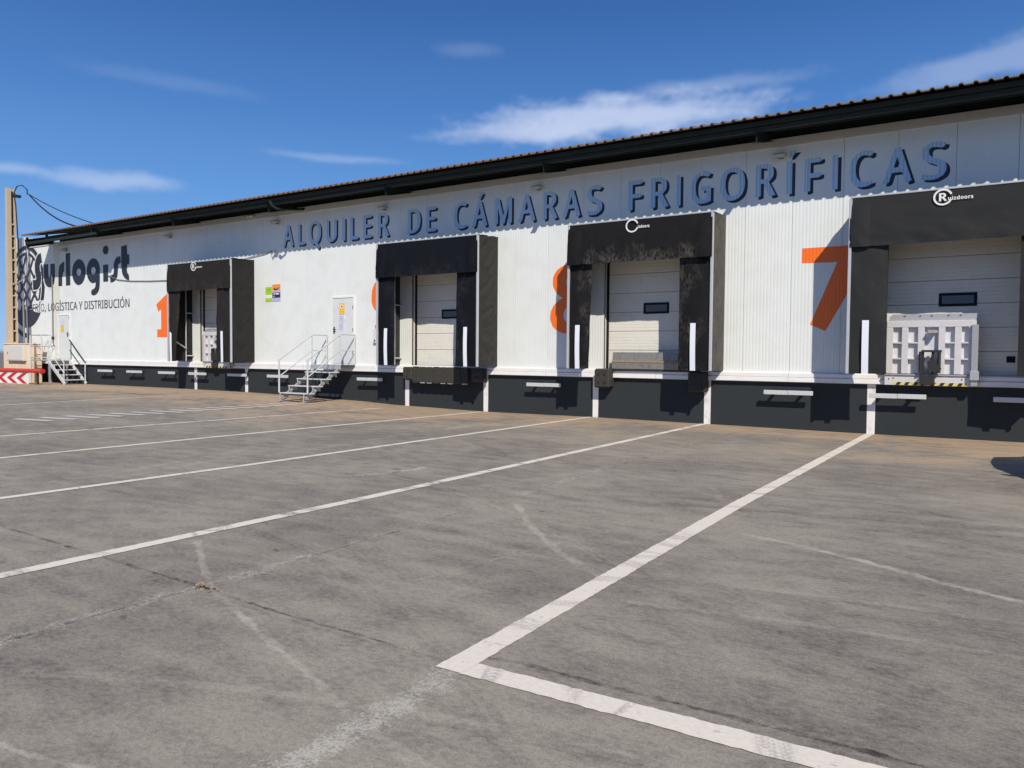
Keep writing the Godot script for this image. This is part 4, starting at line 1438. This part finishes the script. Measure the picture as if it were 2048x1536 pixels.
# ------------------------------------------------------------------ stairs
func build_stairs() -> void:
	# the stair in the middle goes straight up to the door, square to the wall
	var t := thing("steel_staircase", "galvanised open-tread staircase with two handrails leading straight up to the door with notices", "staircase", Vector3(-17.33, 0, 0), "galvanised stairs up to the doors")
	var b := MB.new()
	b.span(Vector3(-0.62, 1.18, 0.1), Vector3(0.62, 1.225, 0.7), 0.004)
	part("platform", b, M.dark_steel, t)
	b = MB.new()
	b.span(Vector3(-0.64, 1.10, 0.7), Vector3(0.64, 1.228, 0.72), 0.003)
	part("platform_edge", b, M.galv, t)
	for k in 4:
		var y := 1.02 - 0.2 * k
		var z0 := 0.72 + 0.32 * k
		b = MB.new()
		b.span(Vector3(-0.6, y - 0.03, z0), Vector3(0.6, y, z0 + 0.27), 0.004)
		part("tread", b, M.galv_paint, t)
		for s in [-0.5, 0.5]:
			b = MB.new()
			b.span(Vector3(s - 0.02, y + 0.001, z0 - 0.03), Vector3(s + 0.02, y + 0.17, z0 - 0.008), 0.003)
			part("riser_bar", b, M.galv, t)
			b = MB.new()
			b.prism(pts2([0.0, 0.0, 0.16, 0.0, 0.04, -0.12, 0.0, -0.12]), s - 0.012, s + 0.012, Transform3D(Basis(Vector3(0, 0, 1), Vector3(0, 1, 0), Vector3(-1, 0, 0)), Vector3(0, y - 0.031, z0 + 0.02)))
			part("tread_bracket", b, M.galv, t)
	for s in [-0.5, 0.5]:
		b = MB.new()
		b.bar(Vector3(s, 0.26, 1.93), Vector3(s, 1.12, 0.62), Vector3.RIGHT, 0.04, 0.09, 0.004)
		part("stringer", b, M.galv, t)
		b = MB.new()
		b.tube([Vector3(s, 0.18, 2.0), Vector3(s, 0.40, 2.0)], 0.018, 8)
		b.span(Vector3(s - 0.06, 0.172, 1.92), Vector3(s + 0.06, 0.185, 2.05))
		part("foot", b, M.galv, t)
	for s in [-0.6, 0.6]:
		for q in [[0.42, 1.36, 1.95], [1.22, 2.13, 0.69], [1.2, 2.13, 0.09]]:
			b = MB.new()
			b.tube([Vector3(s, q[0], q[2]), Vector3(s, q[1], q[2])], 0.026, 10)
			part("post", b, M.galv_paint, t)
		b = MB.new()
		b.tube([Vector3(s, 1.36, 1.97), Vector3(s, 2.10, 0.74), Vector3(s, 2.14, 0.64), Vector3(s, 2.14, 0.07)], 0.022, 10)
		part("handrail", b, M.galv_paint, t)
		b = MB.new()
		b.tube([Vector3(s, 0.88, 1.95), Vector3(s, 1.66, 0.69), Vector3(s, 1.66, 0.09)], 0.017, 8)
		part("mid_rail", b, M.galv_paint, t)
	# the stair at the far left runs down along the wall to the right
	t = thing("steel_staircase", "pale galvanised staircase at the far left, running down along the wall from a railed platform", "staircase", Vector3(-33.9, 0, 0), "galvanised stairs up to the doors")
	b = MB.new()
	b.span(Vector3(-0.85, 1.17, 0.1), Vector3(0.7, 1.22, 0.95), 0.004)
	part("platform", b, M.galv, t)
	for k in 4:
		var y := 1.03 - 0.2 * k
		var x0 := 0.74 + 0.3 * k
		b = MB.new()
		b.span(Vector3(x0, y - 0.035, 0.1), Vector3(x0 + 0.27, y, 0.95), 0.004)
		part("tread", b, M.galv_paint, t)
		for z in [0.14, 0.9]:
			b = MB.new()
			b.span(Vector3(x0 - 0.03, y + 0.001, z - 0.02), Vector3(x0 - 0.01, y + 0.165, z + 0.02), 0.003)
			part("tread_bracket", b, M.galv_paint, t)
	for z in [0.12, 0.97]:
		b = MB.new()
		b.bar(Vector3(0.62, 1.2, z), Vector3(1.98, 0.24, z), Vector3.BACK, 0.04, 0.13, 0.004)
		part("stringer", b, M.galv_paint, t)
		b = MB.new()
		b.tube([Vector3(1.9, 0.24, z), Vector3(1.9, 1.12, z)], 0.026, 10)
		part("post", b, M.galv_paint, t)
		b = MB.new()
		b.tube([Vector3(0.68, 1.2, z), Vector3(0.68, 2.1, z)], 0.026, 10)
		part("post", b, M.galv_paint, t)
		b = MB.new()
		b.tube([Vector3(0.66, 2.08, z), Vector3(1.93, 1.1, z)], 0.024, 10)
		part("handrail", b, M.galv_paint if z > 0.5 else M.dark_steel, t)
		b = MB.new()
		b.tube([Vector3(0.66, 1.66, z), Vector3(1.93, 0.68, z)], 0.018, 8)
		part("handrail", b, M.galv_paint if z > 0.5 else M.dark_steel, t)
	for x in [-0.85, 0.1]:
		b = MB.new()
		b.tube([Vector3(x, 0.22 if x < 0.0 else 1.2, 0.95), Vector3(x, 2.26, 0.95)], 0.03, 10)
		part("post", b, M.galv_paint, t)
	for y in [1.3, 1.78, 2.25]:
		b = MB.new()
		b.tube([Vector3(-0.85, y, 0.1), Vector3(-0.85, y, 0.95), Vector3(0.68, y, 0.95)], 0.02, 8)
		part("rail", b, M.galv_paint, t)
	for q in [[0.12, 2.2, 0.66, 1.4], [0.12, 1.4, 0.66, 2.1]]:
		b = MB.new()
		b.tube([Vector3(q[0], q[1], 0.95), Vector3(q[2], q[3], 0.95)], 0.014, 8)
		part("brace", b, M.galv_paint, t)
	for q in [[-0.77, 0.18], [0.58, 0.18], [0.58, 0.88]]:
		b = MB.new()
		b.span(Vector3(q[0] - 0.03, 0.2, q[1] - 0.03), Vector3(q[0] + 0.03, 1.17, q[1] + 0.03))
		part("leg", b, M.galv, t)

# ------------------------------------------------------------------ small things on the wall
func build_wall_items() -> void:
	var l := thing("wall_lamp", "", "lamp", Vector3(-4.26, 5.84, 0), "floodlights in a row under the eave")
	var b := MB.new()
	b.box(Vector3(0, 0.0, 0.03), Vector3(0.12, 0.09, 0.06), 0.008)
	part("bracket", b, M.dark_steel, l)
	b = MB.new()
	b.box(Vector3(0, 0.0, 0.14), Vector3(0.26, 0.1, 0.18), 0.025, Basis(Vector3.RIGHT, 0.35))
	part("housing", b, M.lamp, l)
	b = MB.new()
	b.box(Vector3(0, -0.05, 0.16), Vector3(0.22, 0.012, 0.14), 0.003, Basis(Vector3.RIGHT, 0.35))
	part("lens", b, M.paper, l)
	l.set_meta("label", "cream floodlight above the first letters of FRIGORÍFICAS, rightmost of the row")
	for p in [[-10.3, "cream floodlight above the letters ARAS"], [-15.6, "cream floodlight above the R that ends ALQUILER"], [-20.3, "floodlight just above the first letter of ALQUILER"], [-26.2, "floodlight under the eave left of the leftmost dock"], [-33.6, "leftmost floodlight, above the name painted beside the globe"]]:
		copy(l, Vector3(p[0], 5.84, 0), p[1])
	l = thing("security_camera", "small grey bullet camera under the eave between the name and the blue lettering", "camera", Vector3(-21.5, 6.15, 0))
	b = MB.new()
	b.tube([Vector3(0.1, 0.0, 0.0), Vector3(0.1, -0.01, 0.09)], 0.02, 8)
	part("mount", b, M.lamp, l)
	b = MB.new()
	b.tube([Vector3(0.12, 0.0, 0.1), Vector3(-0.16, -0.03, 0.16)], 0.045, 12)
	part("body", b, M.lamp, l)
	b = MB.new()
	b.tube([Vector3(-0.155, -0.03, 0.158), Vector3(-0.18, -0.033, 0.164)], 0.038, 12)
	part("lens", b, M.rubber, l)
	# cables along the wall
	b = MB.new()
	b.tube([Vector3(-30.4, 4.62, 0.03), Vector3(-29.7, 4.42, 0.03), Vector3(-28.84, 4.33, 0.03), Vector3(-27.6, 4.27, 0.03), Vector3(-26.48, 4.24, 0.03), Vector3(-25.2, 4.24, 0.03)], 0.016, 6)
	tag(part("wall_cable", b, M.cable_grey, self), "thin grey cable sagging across the last letters of the name to the leftmost dock", "cable")
	b = MB.new()
	b.tube([Vector3(-22.3, 4.7, 0.05), Vector3(-21.6, 4.8, 0.03), Vector3(-20.91, 4.86, 0.03), Vector3(-20.58, 4.93, 0.03), Vector3(-20.57, 4.8, 0.03), Vector3(-20.5, 4.68, 0.03), Vector3(-20.43, 4.8, 0.03), Vector3(-20.4, 4.95, 0.03)], 0.014, 6)
	tag(part("wall_cable", b, M.cable_grey, self), "thin grey cable rising to a loop left of the first blue letter", "cable")
	# posters
	l = thing("poster", "small green and white notice left of the orange and purple poster", "sign", Vector3(-20.73, 3.28, 0))
	b = MB.new()
	b.span(Vector3(-0.17, 0.0, 0.004), Vector3(0.155, 0.48, 0.010))
	part("sheet", b, M.white, l)
	b = MB.new()
	b.span(Vector3(-0.17, 0.22, 0.0105), Vector3(0.155, 0.48, 0.012))
	part("print", b, M.green, l)
	b = MB.new()
	b.span(Vector3(-0.17, 0.0, 0.0105), Vector3(0.155, 0.11, 0.012))
	part("print", b, M.green, l)
	for y in [0.4, 0.34]:
		b = MB.new()
		b.span(Vector3(-0.11, y - 0.012, 0.0125), Vector3(0.1, y + 0.012, 0.013))
		part("text_row", b, mat(0.24, 0.42, 0.02), l)
	l = thing("poster", "orange, lilac and purple event poster on the wall right of the leftmost dock", "poster", Vector3(-20.37, 3.27, 0))
	b = MB.new()
	b.span(Vector3(-0.19, 0.0, 0.004), Vector3(0.2, 0.56, 0.010))
	part("sheet", b, M.poster_lilac, l)
	b = MB.new()
	b.span(Vector3(-0.19, 0.36, 0.0105), Vector3(0.2, 0.56, 0.012))
	part("print", b, M.poster_orange, l)
	b = MB.new()
	b.span(Vector3(-0.19, 0.12, 0.0105), Vector3(0.2, 0.29, 0.012))
	part("print", b, M.poster_purple, l)
	b = MB.new()
	b.span(Vector3(-0.13, 0.225, 0.0125), Vector3(-0.06, 0.265, 0.0135))
	b.span(Vector3(-0.03, 0.225, 0.0125), Vector3(0.14, 0.265, 0.0135))
	b.span(Vector3(-0.14, 0.15, 0.0125), Vector3(-0.09, 0.18, 0.0135))
	part("text_row", b, M.white, l)
	b = MB.new()
	b.prism(pts2([-0.13, 0.41, -0.1, 0.45, 0.0, 0.4, 0.12, 0.455, 0.15, 0.44, 0.02, 0.365, -0.06, 0.37]), 0.0125, 0.0135)
	part("print", b, M.dark_steel, l)
	# notices on the doors
	l = thing("notice", "yellow warning sign on the door above the middle staircase", "sign", Vector3(-17.33, 2.78, 0.03))
	b = MB.new()
	b.span(Vector3(-0.115, 0.0, 0.0), Vector3(0.115, 0.34, 0.005))
	part("sheet", b, M.sign_yellow, l)
	b = MB.new()
	b.span(Vector3(-0.07, 0.18, 0.0055), Vector3(0.06, 0.29, 0.007))
	part("symbol_ground", b, M.white, l)
	b = MB.new()
	b.tube([Vector3(0.0, 0.235, 0.007), Vector3(0.0, 0.235, 0.009)], 0.03, 12)
	part("symbol", b, M.dark_steel, l)
	l = thing("notice", "pale paper sheets in a row down the door above the middle staircase", "notice", Vector3(-17.33, 2.28, 0.03))
	for q in [[0.26, 0.2, -0.02], [0.02, 0.22, -0.03]]:
		b = MB.new()
		b.span(Vector3(-0.11 + q[2], q[0], 0.0), Vector3(0.1 + q[2], q[0] + q[1], 0.004))
		part("sheet", b, M.paper, l)
		for k in 3:
			b = MB.new()
			b.span(Vector3(-0.08 + q[2], q[0] + 0.05 + k * 0.05, 0.0045), Vector3(0.07 + q[2], q[0] + 0.068 + k * 0.05, 0.0055))
			part("text_row", b, mat(0.35, 0.35, 0.5), l)
	b = MB.new()
	b.span(Vector3(0.10, 0.34, 0.0), Vector3(0.17, 0.47, 0.004))
	part("sheet", b, M.white, l)
	l = thing("notice", "small lilac and yellow sign on the door of the far left staircase", "sign", Vector3(-33.95, 2.4, 0.03))
	b = MB.new()
	b.span(Vector3(-0.12, 0.0, 0.0), Vector3(0.12, 0.26, 0.005))
	part("sheet", b, M.sign_yellow, l)
	b = MB.new()
	b.span(Vector3(-0.12, 0.28, 0.0), Vector3(0.12, 0.55, 0.005))
	part("sheet", b, M.paper, l)
	l = thing("switch_box", "small pale switch box on the wall just left of the dock beside the orange 9", "box", Vector3(-15.92, 2.1, 0))
	b = MB.new()
	b.box(Vector3(0, 0, 0.04), Vector3(0.16, 0.42, 0.08), 0.012)
	part("housing", b, M.door_leaf, l)
	b = MB.new()
	b.tube([Vector3(0.0, -0.14, 0.08), Vector3(0, -0.14, 0.095)], 0.025, 10)
	part("button", b, M.dark_steel, l)

# ------------------------------------------------------------------ left corner
func build_corner() -> void:
	var t := thing("utility_pole", "tall sandy concrete power pole with climbing rungs at the left edge", "utility pole", Vector3(-37.1, 0.2, 0.56))
	var top := 8.5
	var b := MB.new()
	# front and rear flanges with an open web between them, taper upwards
	for q in [[0.15, 0.12, 0.20, 0.16], [-0.13, -0.11, 0.05, 0.045]]:
		var lo := Vector3(0, 0, q[0])
		var hi := Vector3(0, top, q[1])
		for s in 4:
			var an := [Vector3(-0.5, 0, -0.5), Vector3(0.5, 0, -0.5), Vector3(0.5, 0, 0.5), Vector3(-0.5, 0, 0.5)]
			var a0: Vector3 = an[s] * Vector3(0.23, 0, q[2])
			var a1: Vector3 = an[(s + 1) % 4] * Vector3(0.23, 0, q[2])
			var c0: Vector3 = an[s] * Vector3(0.19, 0, q[3])
			var c1: Vector3 = an[(s + 1) % 4] * Vector3(0.19, 0, q[3])
			b.face(lo + a0, lo + a1, hi + c1, hi + c0, a0 + a1)
		b.face(hi + Vector3(-0.095, 0, -q[3] / 2), hi + Vector3(0.095, 0, -q[3] / 2), hi + Vector3(0.095, 0, q[3] / 2), hi + Vector3(-0.095, 0, q[3] / 2), Vector3.UP)
	part("shaft", b, M.concrete, t)
	b = MB.new()
	b.span(Vector3(-0.06, 0.0, -0.15), Vector3(-0.03, top - 0.1, 0.06))
	part("web", b, M.pole_web, t)
	for k in 11:
		b = MB.new()
		b.span(Vector3(-0.08, 1.7 + k * 0.52, -0.15), Vector3(0.08, 1.77 + k * 0.52, 0.05), 0.01)
		part("rung", b, M.concrete, t)
	b = MB.new()
	b.tube([Vector3(0.2, 1.6, -0.36), Vector3(0.2, 4.0, -0.34)], 0.04, 8)
	b.tube([Vector3(0.2, 1.6, -0.5), Vector3(0.2, 3.4, -0.48)], 0.03, 8)
	part("conduit", b, M.cable_grey, t)
	b = MB.new()
	b.tube([Vector3(0.14, 4.0, -0.30), Vector3(0.14, 7.8, -0.12), Vector3(0.14, 8.3, -0.05), Vector3(0.2, 8.62, -0.16), Vector3(0.3, 8.68, -0.34), Vector3(0.36, 8.5, -0.5), Vector3(0.36, 8.3, -0.5)], 0.025, 8)
	part("riser_cable", b, M.cable, t)
	b = MB.new()
	b.box(Vector3(0.1, 8.2, -0.2), Vector3(0.14, 0.12, 0.3), 0.02)
	part("cable_clamp", b, M.dark_steel, t)
	# service cables to the roof
	var a := Vector3(-36.62, 8.5, 0.05)
	for q in [[Vector3(-30.7, 6.44, 0.9), 0.28, 0.03, "black service cable sagging from the pole to the roof edge, the lower of two", M.cable], [Vector3(-29.8, 6.48, 0.7), 0.12, 0.018, "thin service cable from the pole to the roof edge, the upper of two", M.cable]]:
		var pts := []
		for k in 15:
			var u := k / 14.0
			pts.append(a.lerp(q[0], u) + Vector3(0, -4.0 * q[1] * u * (1.0 - u), 0))
		b = MB.new()
		b.tube(pts, q[2], 6)
		tag(part("overhead_cable", b, q[4], self), q[3], "cable")
	b = MB.new()
	b.tube([Vector3(-34.9, 6.15, 1.0), Vector3(-34.75, 5.9, 1.02), Vector3(-34.7, 5.4, 1.0), Vector3(-34.85, 4.9, 1.0), Vector3(-35.2, 4.6, 1.0), Vector3(-35.7, 4.5, 0.95), Vector3(-36.5, 4.47, 0.8), Vector3(-37.05, 4.42, 0.6)], 0.024, 8)
	tag(part("slack_cable", b, M.cable_pale, self), "pale slack cable hanging in a curve from the roof corner to the pole", "cable")
	# masonry pier with the meter cabinet
	t = thing("meter_pier", "low cream masonry pier beside the far left staircase", "pier", Vector3(-36.15, 0.2, 0.6))
	b = MB.new()
	b.span(Vector3(-1.15, 0.0, -0.25), Vector3(1.12, 1.66, 0.28), 0.02)
	part("body", b, M.pier, t)
	b = MB.new()
	b.span(Vector3(-1.18, 1.66, -0.28), Vector3(1.15, 1.70, 0.31), 0.01)
	part("coping", b, M.pier, t)
	b = MB.new()
	b.span(Vector3(-0.02, 0.3, 0.281), Vector3(0.02, 0.92, 0.3))
	part("conduit", b, M.cabinet, t)
	t = thing("meter_cabinet", "flat pale grey electric cabinet fixed to the front of the cream pier", "cabinet", Vector3(-35.96, 1.13, 0.88))
	b = MB.new()
	b.span(Vector3(-0.76, 0.02, 0.0), Vector3(0.74, 0.70, 0.14), 0.012)
	part("housing", b, M.cabinet, t)
	b = MB.new()
	b.span(Vector3(-0.70, 0.06, 0.1405), Vector3(0.68, 0.66, 0.155), 0.006)
	part("door", b, M.cabinet, t)
	b = MB.new()
	b.box(Vector3(-0.6, 0.36, 0.16), Vector3(0.03, 0.08, 0.02), 0.004)
	part("lock", b, M.dark_steel, t)
	# barrier with chevrons
	t = thing("chevron_board", "white board with red chevrons pointing left, on the ground at the left edge", "sign board", Vector3(-35.0, 0.22, 1.6))
	b = MB.new()
	b.span(Vector3(-2.2, 0.0, -0.02), Vector3(1.46, 0.48, 0.02), 0.006)
	part("board", b, M.white, t)
	for k in 4:
		var x := 0.47 - k * 0.82
		b = MB.new()
		b.prism(pts2([x + 0.04, 0.24, x + 0.58, 0.455, x + 0.95, 0.455, x + 0.42, 0.24, x + 0.95, 0.02, x + 0.58, 0.02]), 0.0205, 0.023)
		part("chevron", b, M.red_sign, t)
	t = thing("barrier_pole", "thick red barrier pole lying level just above the chevron board", "barrier", Vector3(-34.5, 0.78, 1.6))
	b = MB.new()
	b.tube([Vector3(-2.8, -0.02, 0), Vector3(2.1, 0, 0)], 0.085, 16)
	part("pole", b, M.red, t)
	b = MB.new()
	b.tube([Vector3(2.1, 0, 0), Vector3(2.16, 0, 0)], 0.09, 16)
	part("end_cap", b, M.red_sign, t)
	for x in [1.55, -2.0]:
		b = MB.new()
		b.span(Vector3(x - 0.035, -0.57, -0.12), Vector3(x + 0.035, -0.05, -0.05), 0.005)
		b.box(Vector3(x, -0.555, -0.08), Vector3(0.3, 0.02, 0.24), 0.004)
		part("stand", b, M.dark_steel, t)
	# dry leaves caught in the joint
	var rg := RandomNumberGenerator.new()
	rg.seed = 9
	b = MB.new()
	for k in 20:
		var c := Vector3(-4.33 + rg.randf_range(-0.10, 0.10), 0.025 + rg.randf_range(0.005, 0.03), 13.97 + rg.randf_range(-0.03, 0.03))
		var bs := Basis.from_euler(Vector3(rg.randf_range(-0.5, 0.5), rg.randf_range(0, TAU), rg.randf_range(-0.5, 0.5)))
		var s := rg.randf_range(0.01, 0.026)
		b.prism(pts2([-s, 0, -s * 0.3, s * 0.5, s, 0, -s * 0.2, -s * 0.45]), -0.001, 0.001, Transform3D(bs * Basis(Vector3.RIGHT, -PI / 2), c))
	var o := part("dry_leaves", b, M.leaf, self)
	tag(o, "small heap of dry brown leaves where two cracks cross in the paving", "leaves", "", "stuff")

# ------------------------------------------------------------------ the car whose shade falls into the picture
func build_car() -> void:
	var t := thing("parked_car", "dark hatchback standing beside the rightmost dock, out of frame, its shade on the ground", "car", Vector3(1.78, 0.03, 5.1))
	var side := pts2([-2.0, 0.28, -2.02, 0.62, -1.95, 0.80, -1.1, 0.93, -0.45, 1.42, 0.2, 1.5, 0.95, 1.46, 1.65, 1.0, 1.92, 0.92, 1.98, 0.55, 1.95, 0.28])
	var b := MB.new()
	b.prism(side, -0.84, 0.84, Transform3D(Basis(Vector3(0, 0, -1), Vector3(0, 1, 0), Vector3(1, 0, 0)), Vector3.ZERO))
	part("body", b, M.car, t)
	for s in [-1.0, 1.0]:
		b = MB.new()
		b.prism(pts2([-0.95, 0.97, -0.42, 1.36, 0.2, 1.43, 0.9, 1.38, 1.4, 1.0]), s * 0.842, s * 0.85, Transform3D(Basis(Vector3(0, 0, -1), Vector3(0, 1, 0), Vector3(1, 0, 0)), Vector3.ZERO))
		part("window", b, M.pane, t)
		for z in [-1.25, 1.25]:
			b = MB.new()
			b.tube([Vector3(s * 0.66, 0.31, z), Vector3(s * 0.87, 0.31, z)], 0.31, 20)
			part("wheel", b, M.rubber, t)
		b = MB.new()
		b.box(Vector3(s * 0.95, 1.0, 0.75), Vector3(0.2, 0.13, 0.1), 0.03)
		part("mirror", b, M.car, t)

# ------------------------------------------------------------------ sky
func sky_image() -> ImageTexture:
	var wd := 2048
	var ht := 1024
	var im := Image.create(wd, ht, false, Image.FORMAT_RGBF)
	var stops := [[-90.0, 0.20, 0.19, 0.18], [-1.0, 0.22, 0.21, 0.2], [0.0, 0.36, 0.54, 0.80], [5.0, 0.22, 0.42, 0.76], [11.0, 0.125, 0.315, 0.68], [17.0, 0.075, 0.215, 0.54], [24.0, 0.042, 0.135, 0.385], [45.0, 0.026, 0.088, 0.28], [90.0, 0.02, 0.065, 0.22]]
	for y in ht:
		var el := 90.0 - (y + 0.5) / ht * 180.0
		var c := Color()
		for i in stops.size() - 1:
			if el >= stops[i][0] and el <= stops[i + 1][0]:
				var t: float = (el - stops[i][0]) / (stops[i + 1][0] - stops[i][0])
				c = Color(lerpf(stops[i][1], stops[i + 1][1], t), lerpf(stops[i][2], stops[i + 1][2], t), lerpf(stops[i][3], stops[i + 1][3], t))
		im.fill_rect(Rect2i(0, y, wd, 1), c)
	var f := FastNoiseLite.new()
	f.seed = 12
	f.frequency = 1.0
	f.fractal_octaves = 5
	# wisps: azimuth, elevation, half width, half height, slope, density
	var wisps := [[-25.5, 16.8, 14.0, 1.9, 0.05, 0.85], [-33.5, 15.9, 8.0, 0.8, 0.06, 0.35], [-19.0, 18.6, 9.0, 0.8, 0.05, 0.26], [-60.4, 11.1, 5.2, 0.75, 0.02, 0.5], [-46.0, 13.8, 6.0, 0.4, -0.02, 0.3], [-1.0, 18.0, 9.5, 1.5, 0.1, 0.36],
		[-36.5, 21.3, 3.0, 0.8, 0.0, 0.12], [-57.0, 17.6, 7.5, 0.8, -0.04, 0.09], [-66.0, 11.2, 3.0, 0.4, 0.0, 0.4]]
	var rg := RandomNumberGenerator.new()
	rg.seed = 5
	for k in 22:
		wisps.append([rg.randf_range(14.0, 285.0), rg.randf_range(9.0, 34.0), rg.randf_range(5.0, 14.0), rg.randf_range(0.6, 1.8), rg.randf_range(-0.08, 0.08), rg.randf_range(0.25, 0.8)])
	for w in wisps:
		var x0 := int((w[0] - w[2] * 1.3) / 360.0 * wd)
		var x1 := int((w[0] + w[2] * 1.3) / 360.0 * wd)
		var hh: float = w[3] * 1.5 + absf(w[4]) * w[2] * 1.3
		var y0 := int((90.0 - w[1] - hh) / 180.0 * ht)
		var y1 := int((90.0 - w[1] + hh) / 180.0 * ht)
		for y in range(y0, y1 + 1):
			for x in range(x0, x1 + 1):
				var az := (x + 0.5) / wd * 360.0
				var el := 90.0 - (y + 0.5) / ht * 180.0
				var u: float = (az - w[0]) / w[2]
				var vv: float = (el - w[1] - (az - w[0]) * w[4]) / w[3]
				var wob := f.get_noise_2d(az * 0.16 + w[0], el * 0.5)
				vv += wob * 0.5
				# flat lower edge, feathered upper edge
				var fall := 1.0 - u * u - (vv * vv * (1.5 if vv < 0.0 else 0.95))
				if fall <= 0.0:
					continue
				var streak := f.get_noise_2d(az * 0.35 + el * 0.5 + 9.0, el * 2.4 - az * 0.1) * 0.55 + f.get_noise_2d(az * 1.4 - el, el * 4.5 + az * 0.5) * 0.5
				var a: float = clampf(fall * 1.15 + streak * (0.9 - 0.7 * fall), 0.0, 1.0) * fall ** 0.5 * w[5]
				a = clampf(a, 0.0, 0.93)
				var xx := posmod(x, wd)
				var c := im.get_pixel(xx, y)
				im.set_pixel(xx, y, c.lerp(Color(0.60, 0.68, 0.87), a * 0.9))
	return ImageTexture.create_from_image(im)

func _ready() -> void:
	var cam := Camera3D.new()
	cam.name = "camera"
	add_child(cam)
	cam.transform = Transform3D(Basis(Vector3(0.8375523, 0.0080683, -0.5462976), Vector3(-0.0270178, 0.9992793, -0.0266637), Vector3(0.5456888, 0.0370920, 0.8371666)), Vector3(0, 1.55, 17.0))
	cam.fov = 53.17
	cam.near = 0.05
	cam.far = 2000.0
	cam.current = true
	var pano := PanoramaSkyMaterial.new()
	pano.panorama = sky_image()
	var sky := Sky.new()
	sky.sky_material = pano
	var env := Environment.new()
	env.background_mode = Environment.BG_SKY
	env.sky = sky
	env.tonemap_mode = Environment.TONE_MAPPER_LINEAR
	env.tonemap_exposure = 1.06
	env.sdfgi_enabled = true
	env.ssao_enabled = true
	env.ssil_enabled = true
	var we := WorldEnvironment.new()
	we.name = "environment"
	we.environment = env
	add_child(we)
	var sun := DirectionalLight3D.new()
	sun.name = "sun"
	sun.light_energy = 1.35
	sun.light_color = Color(1.0, 0.965, 0.90)
	sun.light_angular_distance = 0.5
	sun.shadow_enabled = true
	add_child(sun)
	sun.look_at_from_position(Vector3(0.86, 1.10, 1.0) * 50.0, Vector3.ZERO)

	make_materials()
	var ground := build_ground()
	build_markings(ground)
	build_warehouse()
	for q in [[0, "leftmost dock shelter, brown-black tarpaulin with its left curtain bent outward"], [1, "dock shelter with plain blue-black curtains beside the orange 9"], [2, "scuffed black dock shelter with pale worn curtain edges beside the orange 8"], [3, "clean charcoal dock shelter at the right edge beside the orange 7"]]:
		build_shelter(q[0], q[1])
	build_dock_gear()
	build_stairs()
	build_wall_items()
	build_corner()
	build_car()
